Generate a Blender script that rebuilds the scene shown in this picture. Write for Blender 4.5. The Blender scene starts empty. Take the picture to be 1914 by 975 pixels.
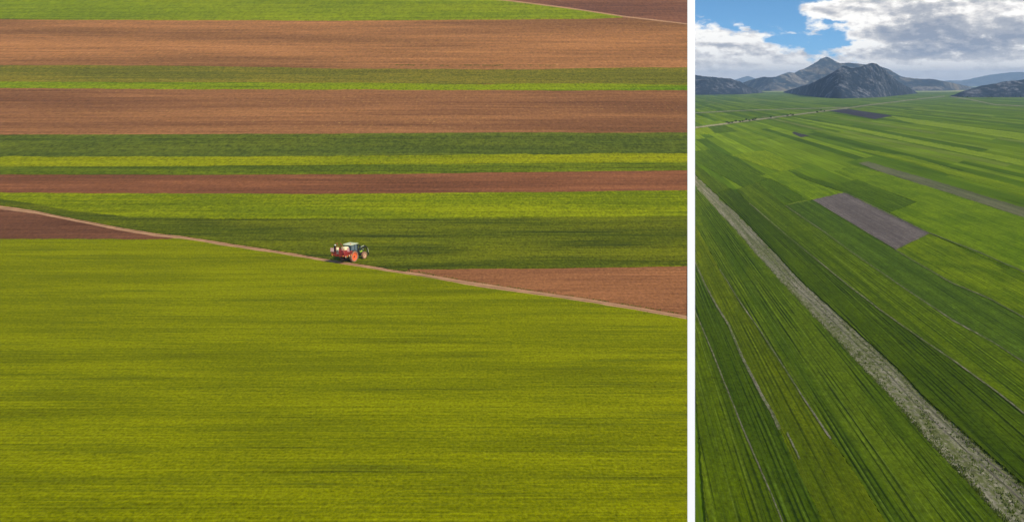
import bpy, bmesh, math, random
import numpy as np
from mathutils import Vector, Matrix, noise as mnoise

random.seed(7)
rng = np.random.RandomState(11)
sc = bpy.context.scene
C = sc.collection
R = math.radians

# ------------------------------------------------------------------ camera
F = 2000.0            # focal length in pixels of the 1914 px wide photograph
HC = 28.7             # eye height above the foot of the hillside
PZ = -0.8             # level of the plain on the right
HP = HC - PZ
HOR = 155.0           # row of the horizon
cd = bpy.data.cameras.new('camera')
cam = bpy.data.objects.new('camera', cd)
C.objects.link(cam)
cam.location = (0, 0, HC)
cam.rotation_euler = (R(90), 0, 0)
cd.sensor_width = 36.0
cd.lens = 36.0 * F / 1914.0
cd.shift_y = -(487.5 - HOR) / 1914.0
cd.clip_start = 1.0
cd.clip_end = 80000.0
sc.camera = cam
sc.view_settings.view_transform = 'Standard'
sc.view_settings.look = 'None'
sc.view_settings.exposure = 0.22
sc.view_settings.gamma = 1.0
sc.view_settings.use_curve_mapping = False
sc.cycles.max_bounces = 5
sc.cycles.volume_bounces = 0

# ------------------------------------------------------------------ sun direction
SUN_EL = R(37)
sd = Vector((0.68 * math.cos(SUN_EL), -0.733 * math.cos(SUN_EL), math.sin(SUN_EL)))
sl = bpy.data.lights.new('sun', 'SUN')
sl.energy = 4.3
sl.angle = R(0.5)
sl.color = (1.0, 0.89, 0.72)
so = bpy.data.objects.new('sun', sl)
C.objects.link(so)
so.location = (60, -40, 120)
so.rotation_euler = sd.to_track_quat('Z', 'Y').to_euler()


# ------------------------------------------------------------------ node helper
class G:
    def __init__(s, nt):
        s.nt = nt
        for n in list(nt.nodes):
            nt.nodes.remove(n)

    def n(s, t, **kw):
        nd = s.nt.nodes.new(t)
        for k, v in kw.items():
            setattr(nd, k, v)
        return nd

    def put(s, sock, v):
        if v is None:
            return
        if isinstance(v, bpy.types.NodeSocket):
            s.nt.links.new(v, sock)
        else:
            if isinstance(v, (tuple, list)) and sock.type == 'RGBA' and len(v) == 3:
                v = (*v, 1.0)
            sock.default_value = v

    def m(s, op, a, b=None, c=None, clamp=False):
        nd = s.n('ShaderNodeMath', operation=op)
        nd.use_clamp = clamp
        s.put(nd.inputs[0], a)
        s.put(nd.inputs[1], b)
        s.put(nd.inputs[2], c)
        return nd.outputs[0]

    def add(s, a, b): return s.m('ADD', a, b)
    def sub(s, a, b): return s.m('SUBTRACT', a, b)
    def mul(s, a, b): return s.m('MULTIPLY', a, b)

    def dot(s, v, c):
        nd = s.n('ShaderNodeVectorMath', operation='DOT_PRODUCT')
        s.put(nd.inputs[0], v)
        s.put(nd.inputs[1], c)
        return nd.outputs['Value']

    def vec(s, x, y=0.0, z=0.0):
        nd = s.n('ShaderNodeCombineXYZ')
        for i, v in enumerate((x, y, z)):
            s.put(nd.inputs[i], v)
        return nd.outputs[0]

    def xyz(s, v):
        nd = s.n('ShaderNodeSeparateXYZ')
        s.put(nd.inputs[0], v)
        return nd.outputs

    def noise(s, v, scale=1.0, detail=3.0, rough=0.55, dim='3D', dist=0.0):
        nd = s.n('ShaderNodeTexNoise', noise_dimensions=dim)
        if dim == '1D':
            s.put(nd.inputs['W'], v)
        else:
            s.put(nd.inputs['Vector'], v)
        nd.inputs['Scale'].default_value = scale
        nd.inputs['Detail'].default_value = detail
        nd.inputs['Roughness'].default_value = rough
        nd.inputs['Distortion'].default_value = dist
        return nd.outputs['Fac']

    def white(s, v, dim='2D'):
        nd = s.n('ShaderNodeTexWhiteNoise', noise_dimensions=dim)
        if dim == '1D':
            s.put(nd.inputs['W'], v)
        else:
            s.put(nd.inputs['Vector'], v)
        return nd.outputs['Value']

    def sm(s, v, a, b, lo=0.0, hi=1.0):
        nd = s.n('ShaderNodeMapRange', interpolation_type='SMOOTHSTEP')
        s.put(nd.inputs[0], v)
        nd.inputs[1].default_value = a
        nd.inputs[2].default_value = b
        nd.inputs[3].default_value = lo
        nd.inputs[4].default_value = hi
        return nd.outputs[0]

    def mix(s, f, a, b, mode='MIX'):
        nd = s.n('ShaderNodeMix', data_type='RGBA', blend_type=mode)
        s.put(nd.inputs[0], f)
        s.put(nd.inputs[6], a)
        s.put(nd.inputs[7], b)
        return nd.outputs[2]

    def scale(s, col, v):
        nd = s.n('ShaderNodeVectorMath', operation='SCALE')
        s.put(nd.inputs[0], col)
        s.put(nd.inputs['Scale'], v)
        return nd.outputs[0]

    def ramp(s, f, stops, interp='LINEAR'):
        nd = s.n('ShaderNodeValToRGB')
        cr = nd.color_ramp
        cr.interpolation = interp
        while len(cr.elements) < len(stops):
            cr.elements.new(0.5)
        for e, (p, c) in zip(cr.elements, stops):
            e.position = p
            e.color = (*c, 1.0)
        s.put(nd.inputs[0], f)
        return nd.outputs[0]

    def pos(s):
        return s.n('ShaderNodeTexCoord').outputs['Object']

    def bump(s, h, strength=0.5, dist=0.1):
        nd = s.n('ShaderNodeBump')
        nd.inputs['Strength'].default_value = strength
        nd.inputs['Distance'].default_value = dist
        s.put(nd.inputs['Height'], h)
        return nd.outputs[0]

    def out(s, col, rough=0.9, spec=0.2, normal=None, metal=0.0, **kw):
        b = s.n('ShaderNodeBsdfPrincipled')
        s.put(b.inputs['Base Color'], col)
        s.put(b.inputs['Roughness'], rough)
        b.inputs['Specular IOR Level'].default_value = spec
        b.inputs['Metallic'].default_value = metal
        if normal is not None:
            s.put(b.inputs['Normal'], normal)
        for k, v in kw.items():
            b.inputs[k.replace('_', ' ')].default_value = v
        o = s.n('ShaderNodeOutputMaterial')
        s.nt.links.new(b.outputs[0], o.inputs['Surface'])
        return b


def newmat(name):
    m = bpy.data.materials.new(name)
    m.use_nodes = True
    return m, G(m.node_tree)


# ------------------------------------------------------------------ world: blue sky with broken cumulus
world = bpy.data.worlds.new('World')
sc.world = world
world.use_nodes = True
g = G(world.node_tree)
tc = g.n('ShaderNodeTexCoord').outputs['Generated']
dx, dy, dz = g.xyz(tc)[0:3]
az = g.mul(g.m('ARCTAN2', dx, dy), 180 / math.pi)          # degrees to the right of the view axis
el = g.mul(g.m('ARCSINE', dz), 180 / math.pi)
# the sky texture is looked up higher than the line of sight: clear deep air close to the ground
up = g.vec(dx, dy, g.add(g.mul(g.m('MAXIMUM', dz, 0.0), 3.2), 0.13))
nrm = g.n('ShaderNodeVectorMath', operation='NORMALIZE')
g.put(nrm.inputs[0], up)
sky = g.n('ShaderNodeTexSky', sky_type='NISHITA')
sky.sun_disc = False
sky.sun_elevation = SUN_EL
sky.sun_rotation = math.atan2(sd.x, sd.y)
sky.altitude = 900
g.nt.links.new(nrm.outputs[0], sky.inputs[0])
hsv = g.n('ShaderNodeHueSaturation')
hsv.inputs['Saturation'].default_value = 1.12
hsv.inputs['Value'].default_value = 1.0
g.put(hsv.inputs['Color'], sky.outputs[0])
bg_sky = g.n('ShaderNodeBackground')
g.put(bg_sky.inputs[0], g.mix(1.0, hsv.outputs[0], (0.74, 1.06, 1.10), 'MULTIPLY'))
bg_sky.inputs[1].default_value = 0.145
# cloud field in degrees of azimuth and elevation
wob = g.noise(g.vec(g.mul(az, 0.22), g.mul(el, 0.5), 3.1), 1.0, 4, 0.6)
wob2 = g.noise(g.vec(g.mul(az, 0.22), g.mul(el, 0.5), 9.7), 1.0, 4, 0.6)
azw = g.add(az, g.mul(g.sub(wob, 0.5), 2.6))
elw = g.add(el, g.mul(g.sub(wob2, 0.5), 1.1))


def blob(ca, ce, ra, re, tilt=0.0, gain=1.0):
    a = g.sub(azw, ca)
    e = g.sub(g.sub(elw, ce), g.mul(a, tilt))
    d = g.add(g.m('POWER', g.mul(a, 1 / ra), 2.0), g.m('POWER', g.mul(e, 1 / re), 2.0))
    return g.mul(g.m('EXPONENT', g.mul(d, -1.0)), gain)


def fbm(oa, oe):
    v = g.vec(g.mul(g.add(az, oa), 0.44), g.mul(g.add(el, oe), 0.95), 2.0)
    return g.noise(v, 1.0, 9, 0.60, dist=0.0)


def total(lst):
    t = lst[0]
    for x in lst[1:]:
        t = g.add(t, x)
    return t


f1 = fbm(0, 0)
f3 = g.noise(g.vec(g.mul(az, 1.25), g.mul(el, 2.5), 7.0), 1.0, 6, 0.6)
f2 = fbm(0.20, 0.20)
cover = total([
    blob(9.3, 2.25, 2.6, 0.95, -0.10, 0.70),      # left bank, sloping down to the right
    blob(12.3, 1.75, 2.6, 0.62, -0.16, 0.62),
    blob(12.0, 0.85, 4.5, 0.7, 0.0, 0.50),
    blob(15.9, 3.75, 1.0, 0.36, 0.05, 0.52),      # small cumulus left of the big one
    blob(17.1, 3.70, 0.9, 0.42, 0.0, 0.50),
    blob(15.9, 2.85, 0.85, 0.34, 0.0, 0.48),
    blob(19.0, 4.1, 1.6, 1.0, 0.0, 0.75),
    blob(18.3, 3.0, 1.3, 0.36, -0.1, 0.42),
    blob(21.5, 2.7, 3.2, 1.6, 0.0, 0.80),
    blob(25.5, 3.4, 4.0, 2.6, 0.0, 0.90),
    blob(18.6, 1.75, 1.7, 0.45, 0.0, 0.55),
    blob(23.0, 0.7, 4.8, 0.6, 0.0, 0.50),
    blob(12.6, 4.5, 2.4, 0.75, -0.05, -0.40),      # the clear gap
    blob(14.6, 3.3, 0.6, 0.8, 0.0, -0.20),
    blob(17.1, 3.2, 0.8, 0.12, 0.0, -0.35),
    blob(16.7, 2.1, 0.8, 0.30, 0.25, -0.20),
    blob(17.6, 2.45, 0.5, 0.14, 0.0, 0.35),
    blob(14.6, 2.62, 0.35, 0.12, 0.0, 0.28),
    g.sm(el, 7.0, 16.0, 0.0, 0.12),
    g.sm(el, 0.2, 1.3, 0.40, 0.0),
])
dens = g.add(g.add(g.mul(g.sub(f1, 0.5), 1.35), g.mul(g.sub(f3, 0.5), 0.9)), cover)
alpha = g.sm(dens, 0.13, 0.45)
alpha = g.mul(alpha, g.sm(el, -0.4, 0.3))
relief = g.add(g.sub(f1, f2), g.mul(g.sub(0.5, f3), 0.30))                              # bright where the cloud thins toward the sun
belly = total([
    blob(21.3, 2.8, 1.7, 0.95, -0.10, 1.25),
    blob(22.4, 1.75, 3.2, 0.60, 0.03, 1.3),
    blob(24.2, 4.45, 3.4, 0.45, -0.05, 1.0),
    blob(25.8, 2.2, 1.6, 0.75, 0.0, 0.85),
    blob(19.2, 2.55, 1.2, 0.28, -0.05, 0.60),
    blob(12.0, 1.75, 2.6, 0.26, -0.10, 0.60),
    blob(12.8, 0.95, 3.2, 0.20, -0.03, 0.35),
    blob(9.8, 2.05, 1.4, 0.2, -0.08, 0.40),
    blob(16.9, 3.55, 0.5, 0.2, 0.0, 0.42),
    blob(15.9, 2.75, 0.6, 0.12, 0.0, 0.30),
    blob(18.2, 4.3, 0.6, 0.3, 0.0, 0.35),
])
sh = g.add(g.add(g.mul(g.mul(belly, g.sm(f1, 0.36, 0.60, 0.45, 1.0)), 0.82), g.mul(relief, 2.4)), g.mul(g.sm(dens, 0.45, 1.2), 0.12))
ccol = g.ramp(g.m('ADD', sh, 0.0, clamp=True), [
    (0.0, (1.05, 1.02, 0.96)), (0.20, (0.80, 0.77, 0.74)), (0.5, (0.46, 0.47, 0.50)), (1.0, (0.28, 0.315, 0.39))])
# low clouds sit in warmer, paler air
ccol = g.mix(g.sm(el, 0.1, 1.7, 0.80, 0.0), ccol, (0.86, 0.79, 0.70))
bg_cl = g.n('ShaderNodeBackground')
g.put(bg_cl.inputs[0], ccol)
bg_cl.inputs[1].default_value = 1.0
mxs = g.n('ShaderNodeMixShader')
g.put(mxs.inputs[0], alpha)
g.nt.links.new(bg_sky.outputs[0], mxs.inputs[1])
g.nt.links.new(bg_cl.outputs[0], mxs.inputs[2])
wo = g.n('ShaderNodeOutputWorld')
g.nt.links.new(mxs.outputs[0], wo.inputs['Surface'])


# ------------------------------------------------------------------ object helpers
def link(name, mesh, mat, parent=None, smooth=False):
    o = bpy.data.objects.new(name, mesh)
    C.objects.link(o)
    if mat is not None:
        mesh.materials.append(mat)
    if parent is not None:
        o.parent = parent
    if smooth:
        for p in mesh.polygons:
            p.use_smooth = True
    return o


def obj(name, bm, mat, parent=None, smooth=False):
    me = bpy.data.meshes.new(name)
    bmesh.ops.recalc_face_normals(bm, faces=bm.faces[:])
    bm.to_mesh(me)
    bm.free()
    return link(name, me, mat, parent, smooth)


def struct(o, label=None, kind='structure'):
    o['kind'] = kind
    if label:
        o['label'] = label
    return o


def tag(o, label, cat, group=None):
    o['label'] = label
    o['category'] = cat
    if group:
        o['group'] = group
    return o


# ------------------------------------------------------------------ hillside on the left
def hz(Y):
    """height of the hillside: a flat foot, then a concave slope up to a ridge"""
    t = np.maximum(np.asarray(Y, float) - 70.0, 0.0)
    z = -0.0127 * t + 0.000251 * t * t
    zt = -0.0127 * 630 + 0.000251 * 630 ** 2
    s = np.clip((np.asarray(Y, float) - 700.0) / 260.0, 0, 1)
    slope = -0.0127 + 2 * 0.000251 * 630
    top = zt + slope * 120 * np.sin(np.pi * np.minimum(s * 1.3, 1.0)) * 0.45
    back = top * (1 - s ** 2) + (-2.0) * s ** 2
    return np.where(np.asarray(Y) <= 700.0, z, back)


_Yt = np.linspace(40.0, 700.0, 6000)
_Pt = HOR - F * (hz(_Yt) - HC) / _Yt


def depth_of(py, lift=0.0):
    """distance along Y at which a row of the photograph meets the hillside"""
    P = HOR - F * (hz(_Yt) + lift - HC) / _Yt
    return np.interp(-np.asarray(py, float), -P, _Yt)


def kx(px):
    return (np.asarray(px, float) - 957.0) / F


def wob1(x, amp, seed, scale=14.0):
    """ragged line: several octaves of smooth 1-D noise"""
    r = np.random.RandomState(seed)
    out = np.zeros_like(x, float)
    for o, a in ((8.0, 1.3), (2.5, 0.8), (1.0, 0.55), (0.3, 0.45)):
        n = 900
        ctl = r.uniform(-1, 1, n)
        xi = (x + 2000) / (scale * o)
        i = np.floor(xi).astype(int) % (n - 1)
        f = xi - np.floor(xi)
        f = f * f * (3 - 2 * f)
        out += a * (ctl[i] * (1 - f) + ctl[i + 1] * f)
    return out * amp * 0.6


COLS = np.concatenate([np.arange(-900, -60, 60.0), np.arange(-60, 1286, 2.0)])
COLS = COLS[COLS <= 1285]
if COLS[-1] < 1285:
    COLS = np.append(COLS, 1285.0)


def hill_sheet(name, top, bot, mat, lift, rows=14, amp=0.8, seed=1, cols=COLS, label=None, amp_bot=None):
    """one field: a sheet between two lines, standing 'lift' above the soil, with a skirt round it"""
    if amp_bot is None:
        amp_bot = amp
    pt = np.interp(cols, [p[0] for p in top], [p[1] for p in top]) + wob1(cols, amp, seed)
    pb = np.interp(cols, [p[0] for p in bot], [p[1] for p in bot]) + wob1(cols, amp_bot, seed + 50)
    keep = pb - pt > 0.15
    idx = np.where(keep)[0]
    if len(idx) < 2:
        return None
    cols = cols[idx]; pt = pt[idx]; pb = pb[idx]
    Yt = depth_of(pt, lift); Yb = depth_of(pb, lift)
    n = len(cols)
    T = np.linspace(0, 1, rows)[:, None]
    Yg = Yb[None, :] * (1 - T) + Yt[None, :] * T
    Xg = Yg * kx(cols)[None, :]
    Zg = hz(Yg) + lift
    V = np.stack([Xg, Yg, Zg], -1).reshape(-1, 3)
    ring = [(0, j) for j in range(n)] + [(i, n - 1) for i in range(1, rows)] + \
           [(rows - 1, j) for j in range(n - 2, -1, -1)] + [(i, 0) for i in range(rows - 2, 0, -1)]
    ri = [i * n + j for i, j in ring]
    sk = V[ri].copy()
    sk[:, 2] -= lift + 0.12
    base = len(V)
    V = np.vstack([V, sk])
    faces = []
    for i in range(rows - 1):
        a = i * n
        for j in range(n - 1):
            faces.append((a + j, a + j + 1, a + n + j + 1, a + n + j))
    L = len(ri)
    for q in range(L):
        faces.append((ri[(q + 1) % L], ri[q], base + q, base + (q + 1) % L))
    me = bpy.data.meshes.new(name)
    me.from_pydata(V.tolist(), [], faces)
    me.update()
    o = link(name, me, mat)
    struct(o, label)
    return o


def crop_mat(name, A, B, D, dist, view, amt=1.0, dark_at=0.56, seed=0.0, rough=0.85, bias=0.0, grain=1.0):
    """drilled crop seen from afar: long streaks along the drill rows, then tufts"""
    m, g = newmat(name)
    p = g.pos()
    X, Y, Z = g.xyz(p)[0:3]
    mx = dist / F
    my = dist / F / view

    def nz(wx, wy, det, ro, off):
        return g.noise(g.vec(g.mul(X, 1 / (wx * mx)), g.mul(Y, 1 / (wy * my)), seed + off), 1.0, det, ro)
    s1 = nz(420, 20, 3, 0.6, 0.0)
    s2 = nz(150, 5.0, 3, 0.6, 4.0)
    s3 = nz(900, 60, 2, 0.5, 8.0)
    f = nz(16, 3.2, 3, 0.65, 12.0)
    gr = nz(4.6, 2.9, 2, 0.75, 16.0)
    s4 = nz(260, 2.6, 2, 0.5, 22.0)
    k = g.add(g.mul(g.sub(s1, 0.5), 1.5), g.add(g.mul(g.sub(s3, 0.5), 1.2), g.mul(g.sub(f, 0.5), 0.7)))
    col = g.mix(g.sm(k, -0.30 - bias, 0.32 - bias), B, A)
    dk = g.add(g.mul(nz(380, 4.2, 4, 0.62, 33.0), 0.85), g.mul(g.sub(s1, 0.5), -0.25))
    dk = g.add(dk, g.mul(f, 0.15))
    col = g.mix(g.mul(g.sm(dk, dark_at - 0.04, dark_at + 0.09), 0.9 * amt), col, D)
    hi = nz(330, 3.4, 3, 0.6, 51.0)
    col = g.mix(g.mul(g.sm(hi, 0.56, 0.70), 0.5 * amt), col, tuple(min(1, x * 1.25) for x in A))
    fine = nz(520, 1.9, 1, 0.5, 61.0)
    gg = g.add(g.add(g.mul(g.sub(gr, 0.5), 2.0 * grain), g.mul(g.sub(fine, 0.5), 0.9)), g.mul(g.sub(f, 0.5), 0.7 * grain))
    col = g.scale(col, g.m('MAXIMUM', g.add(1.0, gg), 0.15))
    h = g.add(g.mul(gr, 0.6), g.mul(f, 0.8))
    g.out(col, rough, 0.02, g.bump(h, 0.55, 0.25))
    return m


def soil_mat(name, A, B, D, dist, view, seed=0.0, fleck=(0.5, 0.36, 0.14), fl_amt=0.5, green=0.0):
    """harrowed soil: tillage streaks, clods, straw and stray seedlings"""
    m, g = newmat(name)
    p = g.pos()
    X, Y, Z = g.xyz(p)[0:3]
    mx = dist / F
    my = dist / F / view

    def nz(wx, wy, det, ro, off):
        return g.noise(g.vec(g.mul(X, 1 / (wx * mx)), g.mul(Y, 1 / (wy * my)), seed + off), 1.0, det, ro)
    s1 = nz(700, 26, 4, 0.6, 0.0)
    s2 = nz(300, 4.5, 3, 0.6, 3.0)
    s4 = nz(1300, 70, 2, 0.5, 21.0)
    f = nz(14, 3.4, 3, 0.7, 6.0)
    gr = nz(5.0, 3.2, 2, 0.75, 9.0)
    k = g.add(g.add(g.mul(g.sub(s1, 0.5), 1.6), g.mul(g.sub(s2, 0.5), 0.55)), g.mul(g.sub(s4, 0.5), 0.9))
    col = g.mix(g.sm(k, -0.38, 0.36), B, A)
    col = g.mix(g.mul(g.sm(s2, 0.58, 0.75), 0.55), col, D)
    zone = g.sm(nz(500, 16, 2, 0.5, 30.0), 0.45, 0.65)
    flk = g.mul(g.mul(g.sm(gr, 0.60, 0.72), g.sm(f, 0.46, 0.6)), zone)
    col = g.mix(g.mul(flk, fl_amt), col, fleck)
    if green:
        gz = g.mul(g.sm(nz(5, 2.2, 3, 0.6, 40.0), 0.60, 0.68), g.sm(nz(400, 12, 3, 0.5, 44.0), 0.48, 0.6))
        col = g.mix(g.mul(gz, green), col, (0.10, 0.11, 0.02))
    fine = nz(300, 3.0, 2, 0.6, 71.0)
    gg = g.add(g.add(g.mul(g.sub(gr, 0.5), 1.2), g.mul(g.sub(fine, 0.5), 1.1)), g.mul(g.sub(f, 0.5), 0.7))
    col = g.scale(col, g.mul(g.m('MAXIMUM', g.add(1.0, gg), 0.2), 0.84))
    g.out(col, 0.95, 0.03, g.bump(g.add(g.mul(gr, 0.5), f), 0.4, 0.2))
    return m


# materials of the left hand fields (warm, bright light worked into crop and soil colours)
YEL, GRN, DRK = (0.215, 0.215, 0.004), (0.135, 0.155, 0.004), (0.055, 0.075, 0.006)
M_low = crop_mat('young_cereal_near', (0.212, 0.224, 0.000), (0.142, 0.156, 0.000), (0.066, 0.086, 0.006), 110, 0.33, 0.62, 0.575, grain=0.82)
M_g4y = crop_mat('cereal_yellow_green', (0.215, 0.240, 0.001), (0.138, 0.172, 0.001), (0.075, 0.10, 0.004), 205, 0.21, 0.7, 0.60, 2.3)
M_g4d = crop_mat('cereal_dark_green', (0.140, 0.150, 0.004), (0.076, 0.094, 0.004), (0.030, 0.042, 0.005), 175, 0.20, 1.0, 0.56, 5.1)
M_g3d = crop_mat('cereal_blue_green', (0.115, 0.135, 0.010), (0.072, 0.095, 0.010), (0.045, 0.065, 0.012), 330, 0.19, 0.8, 0.58, 7.7)
M_g3y = crop_mat('cereal_yellow_strip', (0.240, 0.245, 0.001), (0.160, 0.190, 0.002), (0.10, 0.135, 0.004), 300, 0.19, 0.7, 0.62, 9.1, bias=0.1)
M_g3l = crop_mat('cereal_mid_green', (0.15, 0.175, 0.004), (0.085, 0.115, 0.005), (0.04, 0.062, 0.006), 280, 0.19, 0.9, 0.56, 10.2)
M_g2o = crop_mat('thin_olive_crop', (0.200, 0.160, 0.014), (0.125, 0.118, 0.010), (0.080, 0.078, 0.014), 410, 0.2, 0.8, 0.57, 12.9)
M_g2b = crop_mat('bright_green_strip', (0.18, 0.220, 0.001), (0.090, 0.155, 0.002), (0.05, 0.085, 0.003), 390, 0.2, 0.8, 0.60, 14.2)
M_g1 = crop_mat('far_bright_crop', (0.195, 0.225, 0.001), (0.140, 0.180, 0.001), (0.075, 0.11, 0.003), 620, 0.22, 0.6, 0.62, 17.5, grain=0.7)
M_b1 = soil_mat('red_brown_soil', (0.43, 0.185, 0.060), (0.235, 0.104, 0.034), (0.150, 0.070, 0.026), 520, 0.2, 1.0, green=0.5)
M_b2 = soil_mat('brown_soil_with_seedlings', (0.38, 0.165, 0.058), (0.205, 0.087, 0.034), (0.15, 0.065, 0.028), 370, 0.19, 4.0, (0.45, 0.33, 0.08), 0.8, green=0.4)
M_b3 = soil_mat('dark_red_soil', (0.34, 0.128, 0.050), (0.18, 0.070, 0.030), (0.12, 0.048, 0.022), 245, 0.19, 8.0, fl_amt=0.2)
M_b4 = soil_mat('dark_brown_soil', (0.205, 0.084, 0.040), (0.14, 0.058, 0.028), (0.10, 0.042, 0.022), 190, 0.19, 12.0, fl_amt=0.15)
M_b5 = soil_mat('warm_brown_soil', (0.38, 0.155, 0.058), (0.26, 0.105, 0.042), (0.18, 0.072, 0.032), 150, 0.22, 16.0, fl_amt=0.3)
M_b6 = soil_mat('purple_brown_soil', (0.235, 0.098, 0.048), (0.155, 0.066, 0.034), (0.11, 0.048, 0.026), 640, 0.22, 20.0, fl_amt=0.2)
M_base = soil_mat('hillside_soil', (0.33, 0.13, 0.06), (0.24, 0.095, 0.045), (0.17, 0.07, 0.036), 250, 0.2, 24.0)

# base of the hillside, reaching over the ridge and down behind it
bc = np.array([-1900, -1400, -1000, -700, -450] + list(range(-200, 1286, 45)) + [1286.0])
by = np.concatenate([np.linspace(30, 700, 120), np.linspace(706, 960, 45)])
Yg, Kg = np.meshgrid(by, kx(bc), indexing='ij')
nb = len(bc)
V = np.stack([Yg * Kg, Yg, hz(Yg) - 0.10], -1).reshape(-1, 3)
fs = [(i * nb + j, i * nb + j + 1, (i + 1) * nb + j + 1, (i + 1) * nb + j) for i in range(len(by) - 1) for j in range(nb - 1)]
me = bpy.data.meshes.new('hillside')
me.from_pydata(V.tolist(), [], fs)
struct(link('hillside', me, M_base, smooth=True))

# lines between the fields, traced along the photograph
L0 = [(-900, -16), (1400, -16)]
L1 = [(-900, 15), (0, 15), (320, 15), (640, 12.5), (960, 12), (1285, 12)]
L_top_g = [(-900, 35), (0, 35.5), (320, 37), (640, 38), (900, 36), (1088, 35), (1171, 31.7), (1285, 31.7)]
TRK2 = [(-900, -16), (900, -3), (945, 1), (1071, 16.5), (1171, 31.7), (1285, 45)]
L2 = [(-900, 123), (0, 122.5), (305, 122.5), (520, 126), (640, 129.5), (985, 130), (1088, 128), (1285, 126)]
L2b = [(-900, 153), (0, 153), (300, 154), (640, 155), (860, 158), (1000, 156), (1285, 158)]
L3 = [(-900, 163), (0, 164), (320, 166), (640, 167), (985, 168.5), (1285, 168)]
L4 = [(-900, 253), (0, 252), (320, 251), (640, 249.5), (985, 248), (1285, 248)]
L4b = [(-900, 294), (0, 293), (320, 292.5), (640, 291), (985, 288), (1285, 286)]
L4c = [(-900, 311), (0, 311), (320, 310.5), (640, 307), (985, 305), (1285, 303)]
L5 = [(-900, 325), (0, 325), (320, 326), (640, 325), (985, 321), (1285, 317)]
L6 = [(-900, 359), (0, 360), (320, 361.5), (640, 362), (985, 359), (1285, 355.5)]
L6b = [(-900, 380), (0, 372), (60, 380), (140, 394), (240, 404), (400, 409), (640, 408), (985, 405), (1285, 404)]
TRK = [(-900, 330), (-200, 366), (0, 387), (68, 396), (135, 409.5), (203, 423), (288, 437.6), (338, 443), (440, 459), (508, 469), (560, 477.6),
       (605, 485.2), (640, 491.0), (674, 496.0), (743, 507.3), (812, 518), (881, 530), (985, 545.5), (1088, 560), (1192, 576.5), (1285, 593)]
LB = [(-900, 450), (0, 447), (288, 445.5), (420, 445)]
L7 = [(700, 502), (771, 502), (985, 501), (1285, 496.5)]


def sh_(line, d):
    return [(a, b + d) for a, b in line]


def combine(fn, *ls):
    xs = np.arange(-900, 1286, 3.0)
    ys = [np.interp(xs, [p[0] for p in l], [p[1] for p in l]) for l in ls]
    return list(zip(xs, fn(ys)))


TW = 2.9      # half width of the track, rows
trk_hi, trk_lo = sh_(TRK, -TW), sh_(TRK, TW)
low_top = [(x, (y if x > 322 else 446.4)) for x, y in combine(lambda v: np.maximum(v[0], v[1]), trk_lo, [(-900, 447), (330, 445.5), (1285, 445)])]
g4_bot = combine(lambda v: np.minimum(v[0], np.where(np.arange(-900, 1286, 3.0) > 760, v[1], 9999)), trk_hi, L7)
g4b_top = combine(lambda v: np.minimum(v[0], v[1]), L6b, g4_bot)
tl = combine(lambda v: np.maximum(v[0], v[1]), L_top_g, TRK2)
g_top_bot = combine(lambda v: np.minimum(v[0], v[1]), L_top_g, sh_(TRK2, 0))
t2up = combine(lambda v: np.maximum(v[0], L0[0][1] + 0 * v[0]), TRK2)

CR = 0.12
hill_sheet('crop_field', sh_(TRK2, 1.0), combine(lambda v: np.maximum(v[0], v[1]), L1, sh_(TRK2, 1.0)), M_g1, CR, 6, 0.25, 3)
hill_sheet('crop_field', combine(lambda v: np.maximum(v[0], v[1]), L1, sh_(TRK2, 1.0)), L_top_g, M_g1, CR + 0.25, 6, 0.35, 5)
rightcols = COLS[COLS > 880]
hill_sheet('ploughed_field', [(880, -16), (1285, -16)], sh_(TRK2, -1.2), M_b6, 0.02, 8, 0.2, 7, rightcols)
hill_sheet('ploughed_field', combine(lambda v: np.maximum(v[0], v[1]), L_top_g, sh_(TRK2, 1.0)), L2, M_b1, 0.02, 14, 0.3, 9)
hill_sheet('crop_field', L2, L2b, M_g2o, CR, 8, 0.9, 11)
hill_sheet('crop_field', L2b, L3, M_g2b, CR + 0.05, 6, 0.7, 13)
hill_sheet('ploughed_field', L3, L4, M_b2, 0.02, 14, 0.3, 15)
hill_sheet('crop_field', L4, L4b, M_g3d, CR, 10, 0.7, 17)
hill_sheet('crop_field', L4b, L4c, M_g3y, CR + 0.02, 6, 1.5, 19)
hill_sheet('crop_field', L4c, L5, M_g3l, CR + 0.02, 6, 0.6, 21)
hill_sheet('ploughed_field', L5, L6, M_b3, 0.02, 8, 0.3, 23)
hill_sheet('crop_field', L6, g4b_top, M_g4y, CR + 0.03, 10, 0.7, 25, amp_bot=1.1)
hill_sheet('crop_field', g4b_top, g4_bot, M_g4d, CR, 14, 0.6, 27, amp_bot=0.7)
hill_sheet('ploughed_field', L7, trk_hi, M_b5, 0.02, 10, 0.3, 29, COLS[COLS > 765])
hill_sheet('ploughed_field', trk_lo, LB, M_b4, 0.02, 10, 0.3, 31, COLS[COLS < 336])
hill_sheet('crop_field', low_top, [(-900, 1420), (1285, 1420)], M_low, CR, 60, 0.8, 33, amp_bot=0)

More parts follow.
